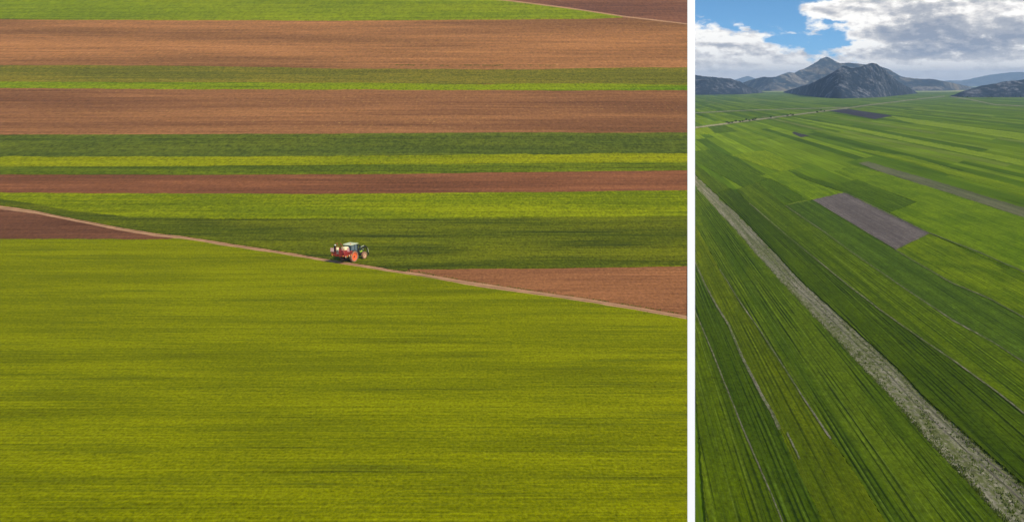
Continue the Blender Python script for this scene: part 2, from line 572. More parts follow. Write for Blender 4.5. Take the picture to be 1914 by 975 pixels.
# the dirt track: pale wheel lines and a darker crown
m, g = newmat('track_dirt')
p = g.pos()
X, Y, Z = g.xyz(p)[0:3]
n1 = g.noise(g.vec(g.mul(X, 0.35), g.mul(Y, 0.5), 0), 1.0, 5, 0.65)
n2 = g.noise(g.vec(g.mul(X, 3.0), g.mul(Y, 2.0), 0), 1.0, 4, 0.7)
uvn = g.n('ShaderNodeUVMap').outputs[0]
uu, vv, _ = g.xyz(uvn)[0:3]
crown = g.sm(g.m('ABSOLUTE', g.sub(vv, 0.5)), 0.05, 0.15)
edge = g.sm(g.m('ABSOLUTE', g.sub(vv, 0.5)), 0.30, 0.5)
col = g.mix(g.sm(n1, 0.35, 0.65), (0.50, 0.27, 0.135), (0.39, 0.205, 0.105))
col = g.mix(g.mul(g.sub(1.0, crown), g.sm(n1, 0.35, 0.6, 0.45, 0.9)), col, (0.19, 0.115, 0.045))
col = g.mix(g.mul(edge, g.sm(n2, 0.4, 0.65, 0.0, 0.8)), col, (0.23, 0.13, 0.05))
col = g.scale(col, g.add(0.75, g.mul(n2, 0.5)))
g.out(col, 0.95, 0.1, g.bump(n2, 0.4, 0.1))
M_trk = m


def track(name, line, half, cols, lift, mat, seed, amp=0.5):
    pc = np.interp(cols, [q[0] for q in line], [q[1] for q in line])
    hi = depth_of(pc - half + wob1(cols, amp, seed), lift)
    lo = depth_of(pc + half + wob1(cols, amp, seed + 9), lift)
    K = kx(cols)
    nr = 7
    V, UV, fs = [], [], []
    for i in range(nr):
        t = i / (nr - 1)
        Yv = lo * (1 - t) + hi * t
        rut = -0.05 * (math.exp(-((t - 0.25) / 0.1) ** 2) + math.exp(-((t - 0.75) / 0.1) ** 2))
        for j in range(len(cols)):
            V.append((Yv[j] * K[j], Yv[j], float(hz(Yv[j])) + lift + rut))
            UV.append((j / 50.0, t))
    n = len(cols)
    for i in range(nr - 1):
        for j in range(n - 1):
            fs.append((i * n + j, i * n + j + 1, (i + 1) * n + j + 1, (i + 1) * n + j))
    me = bpy.data.meshes.new(name)
    me.from_pydata(V, [], fs)
    uvl = me.uv_layers.new(name='UVMap')
    for lp in me.loops:
        uvl.data[lp.index].uv = UV[lp.vertex_index]
    o = link(name, me, mat, smooth=True)
    struct(o)
    return o


track('dirt_track', TRK, TW + 0.5, COLS, 0.04, M_trk, 71)
track('dirt_track', TRK2, 1.25, COLS[COLS > 890], 0.06, M_trk, 73, 0.2)

# added white bar dividing the two views, built as a wall widening with distance
m, g = newmat('divider_white')
p = g.pos()
n1 = g.noise(p, 0.6, 4, 0.6)
g.out(g.mix(n1, (0.90, 0.90, 0.90), (0.86, 0.86, 0.855)), 0.9, 0.1)
M_white = m
wy = np.concatenate([np.linspace(42, 700, 140), np.linspace(706, 940, 30)])
for nm, pa, pb, ztop, zbot in (('divider_body', 1286.2, 1298.2, lambda y: hz(y) + 0.02, lambda y: 0 * y + PZ - 1.0),
                               ('divider_top', 1285.0, 1299.0, lambda y: hz(y) + 0.13, lambda y: hz(y) + 0.021)):
    bm = bmesh.new()
    rows_ = []
    za, zb = ztop(wy), np.minimum(zbot(wy), ztop(wy) - 0.05)
    for i, y in enumerate(wy):
        xa, xb = float(kx(pa)) * y, float(kx(pb)) * y
        rows_.append([bm.verts.new((xa, y, zb[i])), bm.verts.new((xb, y, zb[i])), bm.verts.new((xb, y, za[i])), bm.verts.new((xa, y, za[i]))])
    for a, b in zip(rows_[:-1], rows_[1:]):
        for q in range(4):
            bm.faces.new((a[q], a[(q + 1) % 4], b[(q + 1) % 4], b[q]))
    bm.faces.new(rows_[0]); bm.faces.new(rows_[-1])
    if nm == 'divider_body':
        wall = obj('dividing_wall', bm, M_white)
        tag(wall, 'added white dividing wall running straight uphill between striped fields and open plain', 'wall')
    else:
        obj('divider_top', bm, M_white, wall)

# ------------------------------------------------------------------ the plain on the right
PHI = math.atan((1150 - 957) / F)
U_AX = (math.cos(PHI), -math.sin(PHI), 0.0)
V_AX = (math.sin(PHI), math.cos(PHI), 0.0)
CRS = R(34)
W_AX = (math.cos(CRS), -math.sin(CRS), 0.0)


def gp(px, py):
    """point of the plain seen at a pixel of the photograph"""
    Y = F * HP / (py - HOR)
    return ((px - 957.0) / F * Y, Y)


def uvcoords(g):
    p = g.pos()
    return g.dot(p, U_AX), g.dot(p, V_AX), g.dot(p, W_AX), p


m, g = newmat('plain_fields')
u, v, w, p = uvcoords(g)
uw = g.add(g.mul(u, 1 / 5.2), g.mul(g.noise(g.mul(u, 0.035), 1.0, 2, 0.5, '1D'), 3.0))
c1 = g.m('FLOOR', uw)
fr = g.m('FRACT', uw)
blk = g.add(g.mul(w, 1 / 130.0), g.mul(g.white(g.m('FLOOR', g.mul(c1, 0.34)), '1D'), 1.0))
c2 = g.m('FLOOR', blk)
h1 = g.white(g.vec(c1, c2, 0.0))
h2 = g.white(g.vec(g.add(c1, 31.0), c2, 0.0))
base = g.ramp(h1, [(0.0, (0.052, 0.098, 0.001)), (0.25, (0.072, 0.128, 0.001)), (0.5, (0.093, 0.154, 0.001)), (0.75, (0.120, 0.182, 0.001)),
                   (0.94, (0.150, 0.222, 0.004)), (1.0, (0.130, 0.155, 0.03))])
st = g.noise(g.vec(g.mul(u, 0.9), g.mul(v, 0.012), 0.0), 1.0, 4, 0.65)
st2 = g.noise(g.vec(g.mul(u, 3.0), g.mul(v, 0.03), 5.0), 1.0, 3, 0.6)
pat = g.noise(g.vec(g.mul(u, 0.06), g.mul(v, 0.02), 9.0), 1.0, 4, 0.6)
gr = g.noise(g.vec(g.mul(u, 2.0), g.mul(v, 0.9), 2.0), 1.0, 3, 0.7)
k = g.add(1.0, g.add(g.add(g.mul(g.sub(st, 0.5), 1.5), g.mul(g.sub(st2, 0.5), 0.9)), g.add(g.mul(g.sub(pat, 0.5), 0.9), g.mul(g.sub(gr, 0.5), 0.5))))
col = g.scale(base, g.mul(g.m('MAXIMUM', k, 0.2), 0.9))
edge = g.sm(g.m('ABSOLUTE', g.sub(fr, 0.5)), 0.46, 0.49)
col = g.mix(g.mul(edge, g.mul(h2, 0.55)), col, (0.045, 0.075, 0.012))
# the far end of the plain: pale yellow fields, their sunlight put into the colour
far = g.sm(p_y := g.xyz(p)[1], 3300, 3700)
col = g.mix(g.mul(far, 0.85), col, g.mix(g.sm(g.noise(g.vec(g.mul(u, 0.002), g.mul(v, 0.004), 1.0), 1.0, 3, 0.6), 0.42, 0.55), (0.16, 0.20, 0.05), (0.42, 0.40, 0.16)))
g.out(col, 0.9, 0.03, g.bump(g.add(gr, st2), 0.4, 0.2))
M_plain = m
bm = bmesh.new()
S = 12500.0
vs = [bm.verts.new(c) for c in ((-S, -3000, PZ), (S, -3000, PZ), (S, S, PZ), (-S, S, PZ))]
bm.faces.new(vs)
struct(obj('plain', bm, M_plain))


def row_mat(name, A, B, D, rows=1.0, seed=0.0, tuft=0.0, tcol=(0.1, 0.12, 0.03), patch=0.5, grain=0.8, rowamt=1.0):
    """a crop or soil strip whose rows run along the plain"""
    if A[1] > A[0] * 1.05:
        q_ = 0.97 if rows >= 0.75 else 1.0          # near strips a touch darker
        A, B, D = [(c_[0] * 0.98 * q_, c_[1] * q_ * 1.02, c_[2] * 0.4) for c_ in (A, B, D)]
    else:
        A, B, D = [tuple(x * 0.86 for x in c_) for c_ in (A, B, D)]
    m, g = newmat(name)
    u, v, w, p = uvcoords(g)
    ur = g.mul(u, rows)
    a1 = g.noise(g.vec(g.mul(ur, 0.55), g.mul(v, 0.007), seed), 1.0, 3, 0.6)
    a2 = g.noise(g.vec(g.mul(ur, 3.2), g.mul(v, 0.009), seed + 3), 1.0, 3, 0.7)
    a3 = g.noise(g.vec(g.mul(ur, 7.0), g.mul(v, 0.06), seed + 5), 1.0, 2, 0.6)
    pt = g.noise(g.vec(g.mul(u, 0.16), g.mul(v, 0.06), seed + 7), 1.0, 4, 0.6)
    gr1 = g.noise(g.vec(g.mul(u, 3.4), g.mul(v, 1.3), seed + 9), 1.0, 3, 0.75)
    gr2 = g.noise(g.vec(g.mul(u, 1.2), g.mul(v, 0.34), seed + 19), 1.0, 3, 0.7)
    gr = g.add(g.mul(gr1, 0.62), g.mul(gr2, 0.38))
    k = g.add(g.mul(g.sub(a1, 0.5), 1.7), g.mul(g.sub(pt, 0.5), 2.0 * patch))
    col = g.mix(g.sm(k, -0.3, 0.3), B, A)
    # drill rows and wheelings: a drifting comb across the strip
    ph = g.add(g.mul(u, 6.283 / 0.44), g.mul(g.noise(g.vec(g.mul(u, 0.4), g.mul(v, 0.010), seed + 23), 1.0, 2, 0.5), 7.0))
    comb = g.mul(g.m('SINE', ph), g.sm(g.noise(g.vec(g.mul(u, 0.35), g.mul(v, 0.02), seed + 27), 1.0, 2, 0.5), 0.34, 0.62, 0.04, 0.22))
    comb = g.mul(comb, g.sm(g.noise(g.vec(g.mul(u, 0.9), g.mul(v, 0.03), seed + 31), 1.0, 3, 0.65), 0.34, 0.60, 0.35, 1.30))
    dk = g.add(g.add(g.mul(g.sub(a2, 0.5), 1.45), g.mul(g.sub(a3, 0.5), 1.0)), comb)
    col = g.mix(g.mul(g.sm(dk, 0.0, 0.36), 0.9 * rowamt), col, D)
    col = g.mix(g.mul(g.sm(dk, -0.42, -0.22, 1.0, 0.0), 0.45 * rowamt), col, tuple(min(1, x * 1.9 + 0.01) for x in A))
    pale = g.sm(g.noise(g.vec(g.mul(ur, 2.4), g.mul(v, 0.005), seed + 41), 1.0, 3, 0.7), 0.60, 0.72)
    col = g.mix(g.mul(pale, 0.42 * rowamt), col, tuple(min(1, x * 1.6 + 0.025) for x in A))
    if tuft:
        t1 = g.noise(g.vec(g.mul(u, 2.3), g.mul(v, 1.0), seed + 11), 1.0, 4, 0.75)
        t2 = g.noise(g.vec(g.mul(u, 0.8), g.mul(v, 0.03), seed + 15), 1.0, 3, 0.6)
        tm = g.sm(g.add(g.mul(t1, 0.62), g.mul(t2, 0.38)), 0.440, 0.56)
        col = g.mix(g.mul(tm, tuft), col, tcol)
    col = g.scale(col, g.m('MAXIMUM', g.add(1.0, g.mul(g.sub(gr, 0.5), 3.6 * grain)), 0.12))
    g.out(col, 0.92, 0.03, g.bump(g.add(gr, g.mul(a3, 0.6)), 0.5, 0.12))
    return m


def onward(pix):
    """strips run on along their rows past the edge of the view"""
    return [(1150 + (x - 1150) * 1.55, 155 + (y - 155) * 1.55) if (x >= 1925 or y >= 990) else (x, y) for x, y in pix]


_lift = [0.02]


def plain_sheet(name, pix, mat, lift=None, jit=0.5, close=True, seed=0):
    """a field or path on the plain, outlined where it lies; edges a little uneven"""
    r = random.Random(seed)
    pts = []
    pix = onward(pix)
    n = len(pix)
    for i in range(n):
        a, b = pix[i], pix[(i + 1) % n]
        d = max(abs(a[0] - b[0]), abs(a[1] - b[1]))
        s = max(1, int(d / 3.5))
        for q in range(s):
            t = q / s
            x, y = a[0] + (b[0] - a[0]) * t, a[1] + (b[1] - a[1]) * t
            jj = jit * min(1.0, (y - 165) / 90.0)
            pts.append(gp(x + r.gauss(0, jj), max(y + r.gauss(0, jj * 0.6), 157)))
    if lift is None:
        _lift[0] += 0.006
        lift = _lift[0]
    bm = bmesh.new()
    tv = [bm.verts.new((x, y, PZ + lift)) for x, y in pts]
    f = bm.faces.new(tv)
    bmesh.ops.triangulate(bm, faces=[f])
    bv = [bm.verts.new((x, y, PZ - 0.15)) for x, y in pts]
    for i in range(len(tv)):
        j = (i + 1) % len(tv)
        bm.faces.new((tv[i], tv[j], bv[j], bv[i]))
    return struct(obj(name, bm, mat))


def ribbon(name, line, wpx, mat, lift=None, seed=0, wob=0.5):
    """a path: line of pixels with its width in pixels"""
    r = random.Random(seed)
    line = onward(line)
    L, Rr = [], []
    pts = []
    for a, b in zip(line[:-1], line[1:]):
        s = max(1, int(max(abs(a[0] - b[0]), abs(a[1] - b[1])) / 3.0))
        for q in range(s):
            t = q / s
            pts.append((a[0] + (b[0] - a[0]) * t, a[1] + (b[1] - a[1]) * t))
    pts.append(line[-1])
    n = len(pts)
    dx_ = 0.0
    for i, (x, y) in enumerate(pts):
        a, b = pts[max(0, i - 1)], pts[min(n - 1, i + 1)]
        tx, ty = b[0] - a[0], b[1] - a[1]
        l = math.hypot(tx, ty) or 1
        nx, ny = -ty / l, tx / l
        wv = wpx[0] + (wpx[1] - wpx[0]) * i / (n - 1)
        dx_ = dx_ * 0.8 + r.gauss(0, 0.22) * wob
        hw = wv * 0.5 * (1 + r.uniform(-0.35, 0.35) * wob)
        L.append((x + nx * hw + dx_ * nx, y + ny * hw + dx_ * ny))
        Rr.append((x - nx * hw + dx_ * nx, y - ny * hw + dx_ * ny))
    if lift is None:
        _lift[0] += 0.006
        lift = _lift[0]
    bm = bmesh.new()
    a = [bm.verts.new((*gp(x, y), PZ + lift)) for x, y in L]
    b = [bm.verts.new((*gp(x, y), PZ + lift)) for x, y in Rr]
    for i in range(n - 1):
        bm.faces.new((a[i], a[i + 1], b[i + 1], b[i]))
    return struct(obj(name, bm, mat))


# strips of the near plain
P_A = [(1600, 478), (1690, 540), (1780, 600), (1850, 638), (1930, 676)]
P_A0 = [(1468, 385), (1540, 434)] + P_A
P_B = [(1578, 405), (1674.5, 469), (1780, 531), (1850, 560), (1930, 597)]
P_C = [(1400, 381), (1493, 460), (1588, 537), (1645, 581), (1726, 638), (1792, 683), (1867, 738), (1930, 781)]
S_L = [(1290, 339), (1299, 350), (1344, 398), (1398, 458), (1461, 531), (1507, 578.5), (1561, 636), (1610, 688), (1660, 740), (1720, 812), (1788, 884.6), (1872, 975), (1925, 1030)]
S_R = [(1290, 318), (1299, 327), (1337, 362), (1385, 406), (1457, 481), (1500, 528), (1561, 582), (1600, 618), (1679, 690), (1723, 738), (1810, 817), (1914, 906), (1960, 946)]
P_D = [(1286, 556), (1299, 584), (1328, 652), (1351, 710.5), (1368, 752), (1389, 805), (1418, 872.5), (1444, 933), (1462, 978), (1480, 1020)]
P_E = [(1286, 458), (1299, 491), (1317, 532), (1340, 575), (1362, 610), (1387, 670), (1424, 742), (1444, 776), (1457, 806)]
P_E2 = P_E + [(1490, 880), (1530, 960), (1556, 1020)]
P_F = [(1345, 505), (1389, 575), (1425, 627), (1461, 683), (1500, 745), (1531, 791), (1553, 824)]
P_F2 = [(1299, 420), (1345, 505)] + P_F[1:] + [(1610, 905), (1680, 1020)]

GA, GB, GD = (0.085, 0.145, 0.008), (0.058, 0.105, 0.008), (0.016, 0.038, 0.005)
M_r1 = row_mat('plain_crop_mid', (0.080, 0.112, 0.002), (0.050, 0.078, 0.002), (0.018, 0.034, 0.003), 1.0, 1.0)
M_r2 = row_mat('plain_crop_dark', (0.052, 0.082, 0.003), (0.032, 0.058, 0.003), (0.010, 0.024, 0.003), 1.0, 4.0)
M_r3 = row_mat('plain_crop_olive', (0.098, 0.120, 0.003), (0.062, 0.086, 0.003), (0.026, 0.042, 0.003), 1.0, 8.0)
M_r4 = row_mat('plain_crop_striped', (0.084, 0.118, 0.007), (0.048, 0.080, 0.004), (0.012, 0.026, 0.003), 0.9, 12.0, rowamt=1.1)
M_r5 = row_mat('plain_crop_rows', (0.062, 0.094, 0.002), (0.038, 0.064, 0.002), (0.008, 0.018, 0.002), 0.9, 16.0, rowamt=1.1)
M_r6 = row_mat('plain_crop_fresh', (0.092, 0.128, 0.002), (0.058, 0.090, 0.002), (0.022, 0.042, 0.003), 0.8, 20.0)
M_r7 = row_mat('plain_crop_bluish', (0.068, 0.108, 0.012), (0.048, 0.082, 0.010), (0.020, 0.040, 0.007), 0.8, 24.0)
M_r8 = row_mat('plain_crop_yellow', (0.128, 0.168, 0.002), (0.070, 0.108, 0.002), (0.036, 0.062, 0.003), 0.7, 28.0, patch=1.1)
M_r9 = row_mat('plain_crop_bright', (0.135, 0.190, 0.004), (0.084, 0.134, 0.003), (0.045, 0.078, 0.003), 0.74, 32.0, patch=1.0)
M_r10 = row_mat('plain_crop_deep', (0.072, 0.112, 0.003), (0.050, 0.086, 0.003), (0.020, 0.040, 0.004), 0.74, 36.0)
M_r11 = row_mat('plain_crop_pale', (0.190, 0.245, 0.025), (0.145, 0.200, 0.018), (0.095, 0.145, 0.010), 0.4, 40.0, rowamt=0.5)
M_r12 = row_mat('plain_crop_vivid', (0.165, 0.212, 0.002), (0.105, 0.155, 0.002), (0.065, 0.102, 0.003), 0.5, 44.0, rowamt=0.8)
M_gray = row_mat('grey_ploughed_soil', (0.165, 0.136, 0.118), (0.118, 0.097, 0.085), (0.080, 0.065, 0.060), 0.6, 48.0, grain=0.7, rowamt=0.8)
M_dark = row_mat('dark_ploughed_soil', (0.062, 0.057, 0.064), (0.046, 0.042, 0.048), (0.034, 0.030, 0.036), 0.15, 52.0, grain=0.3, rowamt=0.4)
M_thin = row_mat('thin_grey_crop', (0.148, 0.148, 0.070), (0.106, 0.114, 0.048), (0.064, 0.078, 0.028), 0.35, 56.0, grain=0.5)
M_bare = row_mat('bare_weedy_strip', (0.275, 0.25, 0.175), (0.20, 0.19, 0.125), (0.115, 0.118, 0.06), 0.8, 60.0, tuft=0.88, tcol=(0.098, 0.112, 0.030), grain=0.75, rowamt=0.7)
M_rut = row_mat('rut_soil', (0.155, 0.132, 0.105), (0.11, 0.098, 0.072), (0.07, 0.07, 0.035), 1.0, 72.0, tuft=0.7, tcol=(0.07, 0.09, 0.02), grain=0.9)
M_path = row_mat('pale_path_soil', (0.225, 0.198, 0.145), (0.145, 0.138, 0.085), (0.09, 0.095, 0.04), 1.2, 64.0, tuft=0.75, tcol=(0.06, 0.09, 0.01), grain=0.9)
M_road = row_mat('pale_road_gravel', (0.42, 0.36, 0.24), (0.32, 0.28, 0.18), (0.16, 0.16, 0.08), 0.05, 68.0, grain=0.3, rowamt=0.7, tuft=0.6, tcol=(0.05, 0.08, 0.015))

rv = lambda l: list(reversed(l))
# mid distance
plain_sheet('crop_field', [(1477, 218.5), (1600, 239), (1930, 304), (1930, 315), (1600, 245), (1490, 222)], M_r11, seed=1)
plain_sheet('crop_field', [(1665, 217), (1930, 255), (1930, 271), (1690, 227)], M_r11, seed=2)
plain_sheet('crop_field', [(1590, 275), (1700, 293), (1800, 321), (1930, 357), (1930, 372), (1792, 331), (1700, 303), (1600, 280)], M_r12, seed=3)
plain_sheet('crop_field', [(1299, 240), (1323, 237), (1339, 249), (1299, 253)], M_r12, seed=41)
plain_sheet('crop_field', [(1323, 237), (1354, 234), (1381, 246), (1337, 249)], M_r10, seed=4)
plain_sheet('ploughed_field', [(1549, 207), (1585, 203.5), (1668, 216.5), (1635, 222.8)], M_dark, seed=5, jit=0.3)
plain_sheet('ploughed_field', [(1480, 249), (1485, 246.5), (1513, 254), (1497, 256.7)], M_dark, seed=6, jit=0.3)
plain_sheet('ploughed_field', [(1605, 305), (1622, 302), (1683, 320), (1780, 348), (1930, 393), (1930, 412), (1780, 363), (1641, 320)], M_thin, seed=7)
plain_sheet('crop_field', [(1641, 320), (1780, 363), (1930, 412), (1930, 447), (1717, 379), (1600, 336), (1560, 320), (1590, 310)], M_r9, seed=8)
plain_sheet('crop_field', [(1366, 290), (1430, 281), (1500, 312), (1460, 322), (1380, 295)], M_r12, seed=9)
plain_sheet('crop_field', [(1299, 283), (1334, 279), (1440, 330), (1392, 352), (1330, 318), (1299, 300)], M_r10, seed=10)
plain_sheet('crop_field', [(1470, 318), (1560, 345), (1600, 336), (1713, 378), (1663, 398), (1578, 361), (1490, 330)], M_r10, seed=11)
plain_sheet('crop_field', [(1416, 330), (1470, 318), (1500, 335), (1578, 361), (1520, 374), (1509, 374), (1466, 347), (1439, 334)], M_r9, seed=12)
plain_sheet('crop_field', [(1416, 341.5), (1439, 334.7), (1509, 373), (1466, 383)], M_r10, seed=13)
plain_sheet('crop_field', [(1663, 398), (1717, 378.6), (1800, 405), (1930, 446), (1930, 514), (1740, 437)], M_r9, seed=14)
plain_sheet('crop_field', [(1674.5, 467.8), (1737.6, 437.3), (1930, 514), (1930, 599), (1850, 562), (1780, 531)], M_r8, seed=15)
plain_sheet('crop_field', [(1466, 385), (1520, 374)] + P_B + rv(P_A0), M_r7, seed=16)
plain_sheet('ploughed_field', [(1520, 374), (1578, 360.6), (1737.6, 437.3), (1674.5, 467.8)], M_gray, seed=17)
plain_sheet('crop_field', [(1376, 355), (1416, 341.5), (1468, 385)] + P_A0[1:] + rv(P_C), M_r6, seed=18)
# foreground
plain_sheet('crop_field', [(1337, 362), (1368, 353), (1402, 381)] + P_C[1:] + [(1960, 800), (1960, 946)] + rv(S_R)[1:-2], M_r5, seed=19)
plain_sheet('crop_field', [(1290, 300), (1330, 330), (1366, 353), (1337, 362), (1290, 318)], M_r1, seed=20)
plain_sheet('crop_field', S_L + [(1925, 1030), (1680, 1020)] + rv(P_F2), M_r4, seed=21, jit=0.8)
plain_sheet('crop_field', P_F2 + rv(P_E2) + [(1286, 420)], M_r3, seed=22, jit=0.8)
plain_sheet('crop_field', P_E2 + rv(P_D), M_r2, seed=23, jit=0.8)
plain_sheet('crop_field', P_D + [(1286, 1020)], M_r1, seed=24, jit=0.8)
plain_sheet('bare_strip', S_L + [(1960, 1030)] + rv(S_R), M_bare, lift=0.01, seed=25, jit=2.0)
ribbon('path', [(x - 5 - 0.006 * (y - 300), y + 3 + 0.004 * (y - 300)) for x, y in S_R[1:]], (1.0, 4.0), M_rut, lift=0.03, seed=51)
ribbon('path', [(x - 9 - 0.018 * (y - 300), y + 5 + 0.014 * (y - 300)) for x, y in S_R[1:]], (0.8, 3.5), M_rut, lift=0.03, seed=52)
ribbon('path', P_A0, (1.2, 4.0), M_path, seed=31)
ribbon('path', P_B[1:], (1.4, 2.6), M_path, seed=32)
ribbon('path', P_C, (1.0, 4.5), M_path, seed=33)
ribbon('path', P_D, (2.2, 3.6), M_path, seed=34)
ribbon('path', P_E, (1.8, 6.5), M_path, seed=35)
ribbon('path', P_F, (1.2, 3.6), M_path, seed=36)
ribbon('path', [(1471, 812), (1480, 830), (1495, 862)], (3.0, 3.5), M_path, seed=37)
ribbon('path', [(1738, 437.3), (1830, 473), (1930, 511)], (1.2, 1.8), M_path, seed=38)
ribbon('path', [(1580, 361), (1737, 437), (1674, 468), (1520, 375)], (1.1, 1.1), M_path, seed=39, wob=0.3)
ribbon('road', [(1286, 241), (1299, 239), (1356, 231.5), (1438, 221), (1525, 210), (1590, 201.5), (1616, 197.5), (1712, 186), (1766, 180)], (3.0, 1.0), M_road, seed=40, lift=0.2, wob=0.3)
ribbon('road', [(1286, 212), (1299, 211.5), (1388, 207), (1496, 203.6), (1590, 201)], (1.3, 0.8), M_road, seed=41, lift=0.2, wob=0.3)
ribbon('road', [(1776, 180.5), (1807, 185), (1858, 195.7), (1930, 198.5)], (1.2, 1.6), M_road, seed=42, lift=0.2, wob=0.3)


# ------------------------------------------------------------------ hills
def hill_mat(name, scrub, rock, scale, rockiness=0.5, warm=None, stretch=1.0):
    m, g = newmat(name)
    p = g.pos()
    a = g.noise(p, 0.010 * scale, 5, 0.6)
    b = g.noise(p, 0.040 * scale, 4, 0.7)
    c = g.noise(p, 0.085 * scale, 3, 0.75)
    k = g.add(g.mul(g.sub(a, 0.5), 1.3), g.add(g.mul(g.sub(b, 0.5), 1.3), g.mul(g.sub(c, 0.5), 1.7)))
    col = g.mix(g.sm(k, 0.36 - rockiness, 0.62 - rockiness), scrub, rock)
    if warm:
        col = g.mix(g.sm(g.noise(p, 0.006 * scale, 3, 0.6), 0.5, 0.62), col, warm)
    sp = g.sm(c, 0.52, 0.60)
    col = g.mix(g.mul(sp, 0.75), col, tuple(x * 0.5 for x in scrub))
    g.out(col, 0.95, 0.05, g.bump(g.add(g.mul(b, 1.0), g.mul(c, 0.5)), 0.9, 6.0 / scale))
    return m


def hill(name, prof, base, mat, run=3.0, nx=180, ny=44, rough=0.12, seed=0.0, freq=0.012, wob_r=0.8):
    px = np.linspace(prof[0][0], prof[-1][0], nx)
    top = np.interp(px, [q[0] for q in prof], [q[1] for q in prof])
    top = top + wob1(px, wob_r, int(seed * 10) + 3, 5.0)
    bpy_ = np.interp(px, [q[0] for q in base], [q[1] for q in base])
    kk = np.hanning(21); kk /= kk.sum()
    bpy_ = np.convolve(np.pad(bpy_, 10, mode='edge'), kk, 'valid')
    Yb = F * HP / (bpy_ - HOR)
    hgt = np.zeros_like(px)
    for _ in range(8):
        Yr = Yb + 20 + run * hgt
        hgt = np.maximum((HOR - top) / F * Yr + HP, 0.0)
    V = []
    for j in range(ny + 1):
        t = 2.0 * j / ny
        for i in range(nx):
            Y = Yb[i] + (Yr[i] - Yb[i]) * t
            X = (px[i] - 957.0) / F * Y
            s = t if t <= 1 else 2 - t
            prof_t = s ** 0.9 * (1.0 - 0.06 * math.sin(math.pi * s))
            nzv = mnoise.ridged_multi_fractal(Vector((X * freq, Y * freq * 0.7, seed)), 0.9, 2.1, 6, 0.8, 2.0) - 1.0
            n2 = mnoise.fractal(Vector((X * freq * 4, Y * freq * 3, seed + 5)), 0.8, 2.0, 4)
            damp = s * (1.06 - s) * 2.8 if t <= 1 else s * 0.4
            z = hgt[i] * (prof_t + rough * damp * (nzv * 0.8 + n2 * 0.35))
            V.append((X, Y, PZ - 0.6 + max(z, 0.0) * 1.0 + (0.6 if 0.02 < s else 0)))
    fs = [(j * nx + i, j * nx + i + 1, (j + 1) * nx + i + 1, (j + 1) * nx + i) for j in range(ny) for i in range(nx - 1)]
    me = bpy.data.meshes.new(name)
    me.from_pydata(V, [], fs)
    return struct(link(name, me, mat, smooth=True))


M_h1 = hill_mat('scrub_hill', (0.013, 0.022, 0.034), (0.145, 0.15, 0.165), 1.6, 0.34)  # cloud shade over the hill fronts is put into these dark tones
M_h2 = hill_mat('rocky_mountain', (0.022, 0.036, 0.046), (0.20, 0.18, 0.155), 0.8, 0.37, warm=(0.17, 0.145, 0.105))  # warm: sunlit tan patches painted into the colour
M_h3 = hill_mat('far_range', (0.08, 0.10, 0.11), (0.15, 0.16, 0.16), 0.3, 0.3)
hill('hill', [(1463, 173), (1466, 171.5), (1512, 157), (1545, 142), (1562, 132), (1574, 124.5), (1582, 123.5), (1592, 127), (1606, 125), (1615, 122), (1623, 118.2), (1631, 117.4), (1640, 119.5),
              (1651, 127.5), (1661, 138), (1677, 151), (1694, 162), (1716, 174.5)],
     [(1463, 173), (1490, 176.5), (1512, 179.5), (1540, 183), (1570, 184.5), (1640, 182.5), (1690, 177.5), (1716, 174.5)], M_h1, seed=1.0, rough=0.13, freq=0.016)
hill('mountain', [(1385, 155), (1412, 147), (1426, 143), (1445, 143.5), (1465, 139), (1486, 134.5), (1508, 125), (1525, 116), (1534, 109.5), (1544, 105.5), (1551, 107.5), (1559, 112), (1571, 118),
                  (1588, 117), (1605, 120), (1631, 123), (1645, 124), (1664, 131), (1684, 142), (1704, 146), (1720, 147.5), (1743, 148.5), (1770, 153), (1797, 158.5), (1814, 162), (1840, 167)],
     [(1385, 169), (1440, 170.5), (1500, 170), (1640, 170), (1760, 170), (1840, 167.5)], M_h2, seed=2.3, rough=0.27, freq=0.006, nx=240)
hill('hill', [(1180, 150), (1260, 143), (1299, 139.5), (1313, 141.5), (1333, 143), (1363, 147.5), (1383, 152.5), (1396, 160.5), (1412, 167), (1430, 173)],
     [(1180, 177), (1320, 177.5), (1390, 176.5), (1430, 173.3)], M_h1, seed=4.1, rough=0.15, freq=0.014)
hill('hill', [(1774, 180), (1790, 174), (1810, 167), (1836, 159.5), (1872, 153.5), (1914, 149), (1990, 140), (2080, 146), (2180, 170)],
     [(1774, 180.5), (1800, 182), (1914, 182), (2180, 181)], M_h1, seed=6.2, rough=0.15, freq=0.014)
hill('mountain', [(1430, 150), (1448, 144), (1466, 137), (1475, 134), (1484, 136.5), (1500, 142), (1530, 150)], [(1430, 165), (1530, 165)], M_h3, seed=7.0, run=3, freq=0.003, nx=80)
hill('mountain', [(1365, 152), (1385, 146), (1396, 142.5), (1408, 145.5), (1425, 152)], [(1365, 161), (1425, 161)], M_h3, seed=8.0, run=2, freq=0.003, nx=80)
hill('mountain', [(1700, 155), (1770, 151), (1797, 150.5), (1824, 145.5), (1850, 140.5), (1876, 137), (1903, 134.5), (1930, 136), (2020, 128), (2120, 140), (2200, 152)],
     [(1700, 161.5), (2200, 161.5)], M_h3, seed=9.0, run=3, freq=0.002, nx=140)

# ------------------------------------------------------------------ simple paints
def paint(name, col, rough=0.45, spec=0.5, metal=0.0, dust=0.25, dcol=(0.36, 0.22, 0.13), coat=0.0):
    m, g = newmat(name)
    p = g.pos()
    n1 = g.noise(p, 3.0, 4, 0.65)
    c = g.mix(g.mul(g.sm(n1, 0.42, 0.7), dust), col, dcol)
    g.out(c, rough, spec, None, metal)
    return m


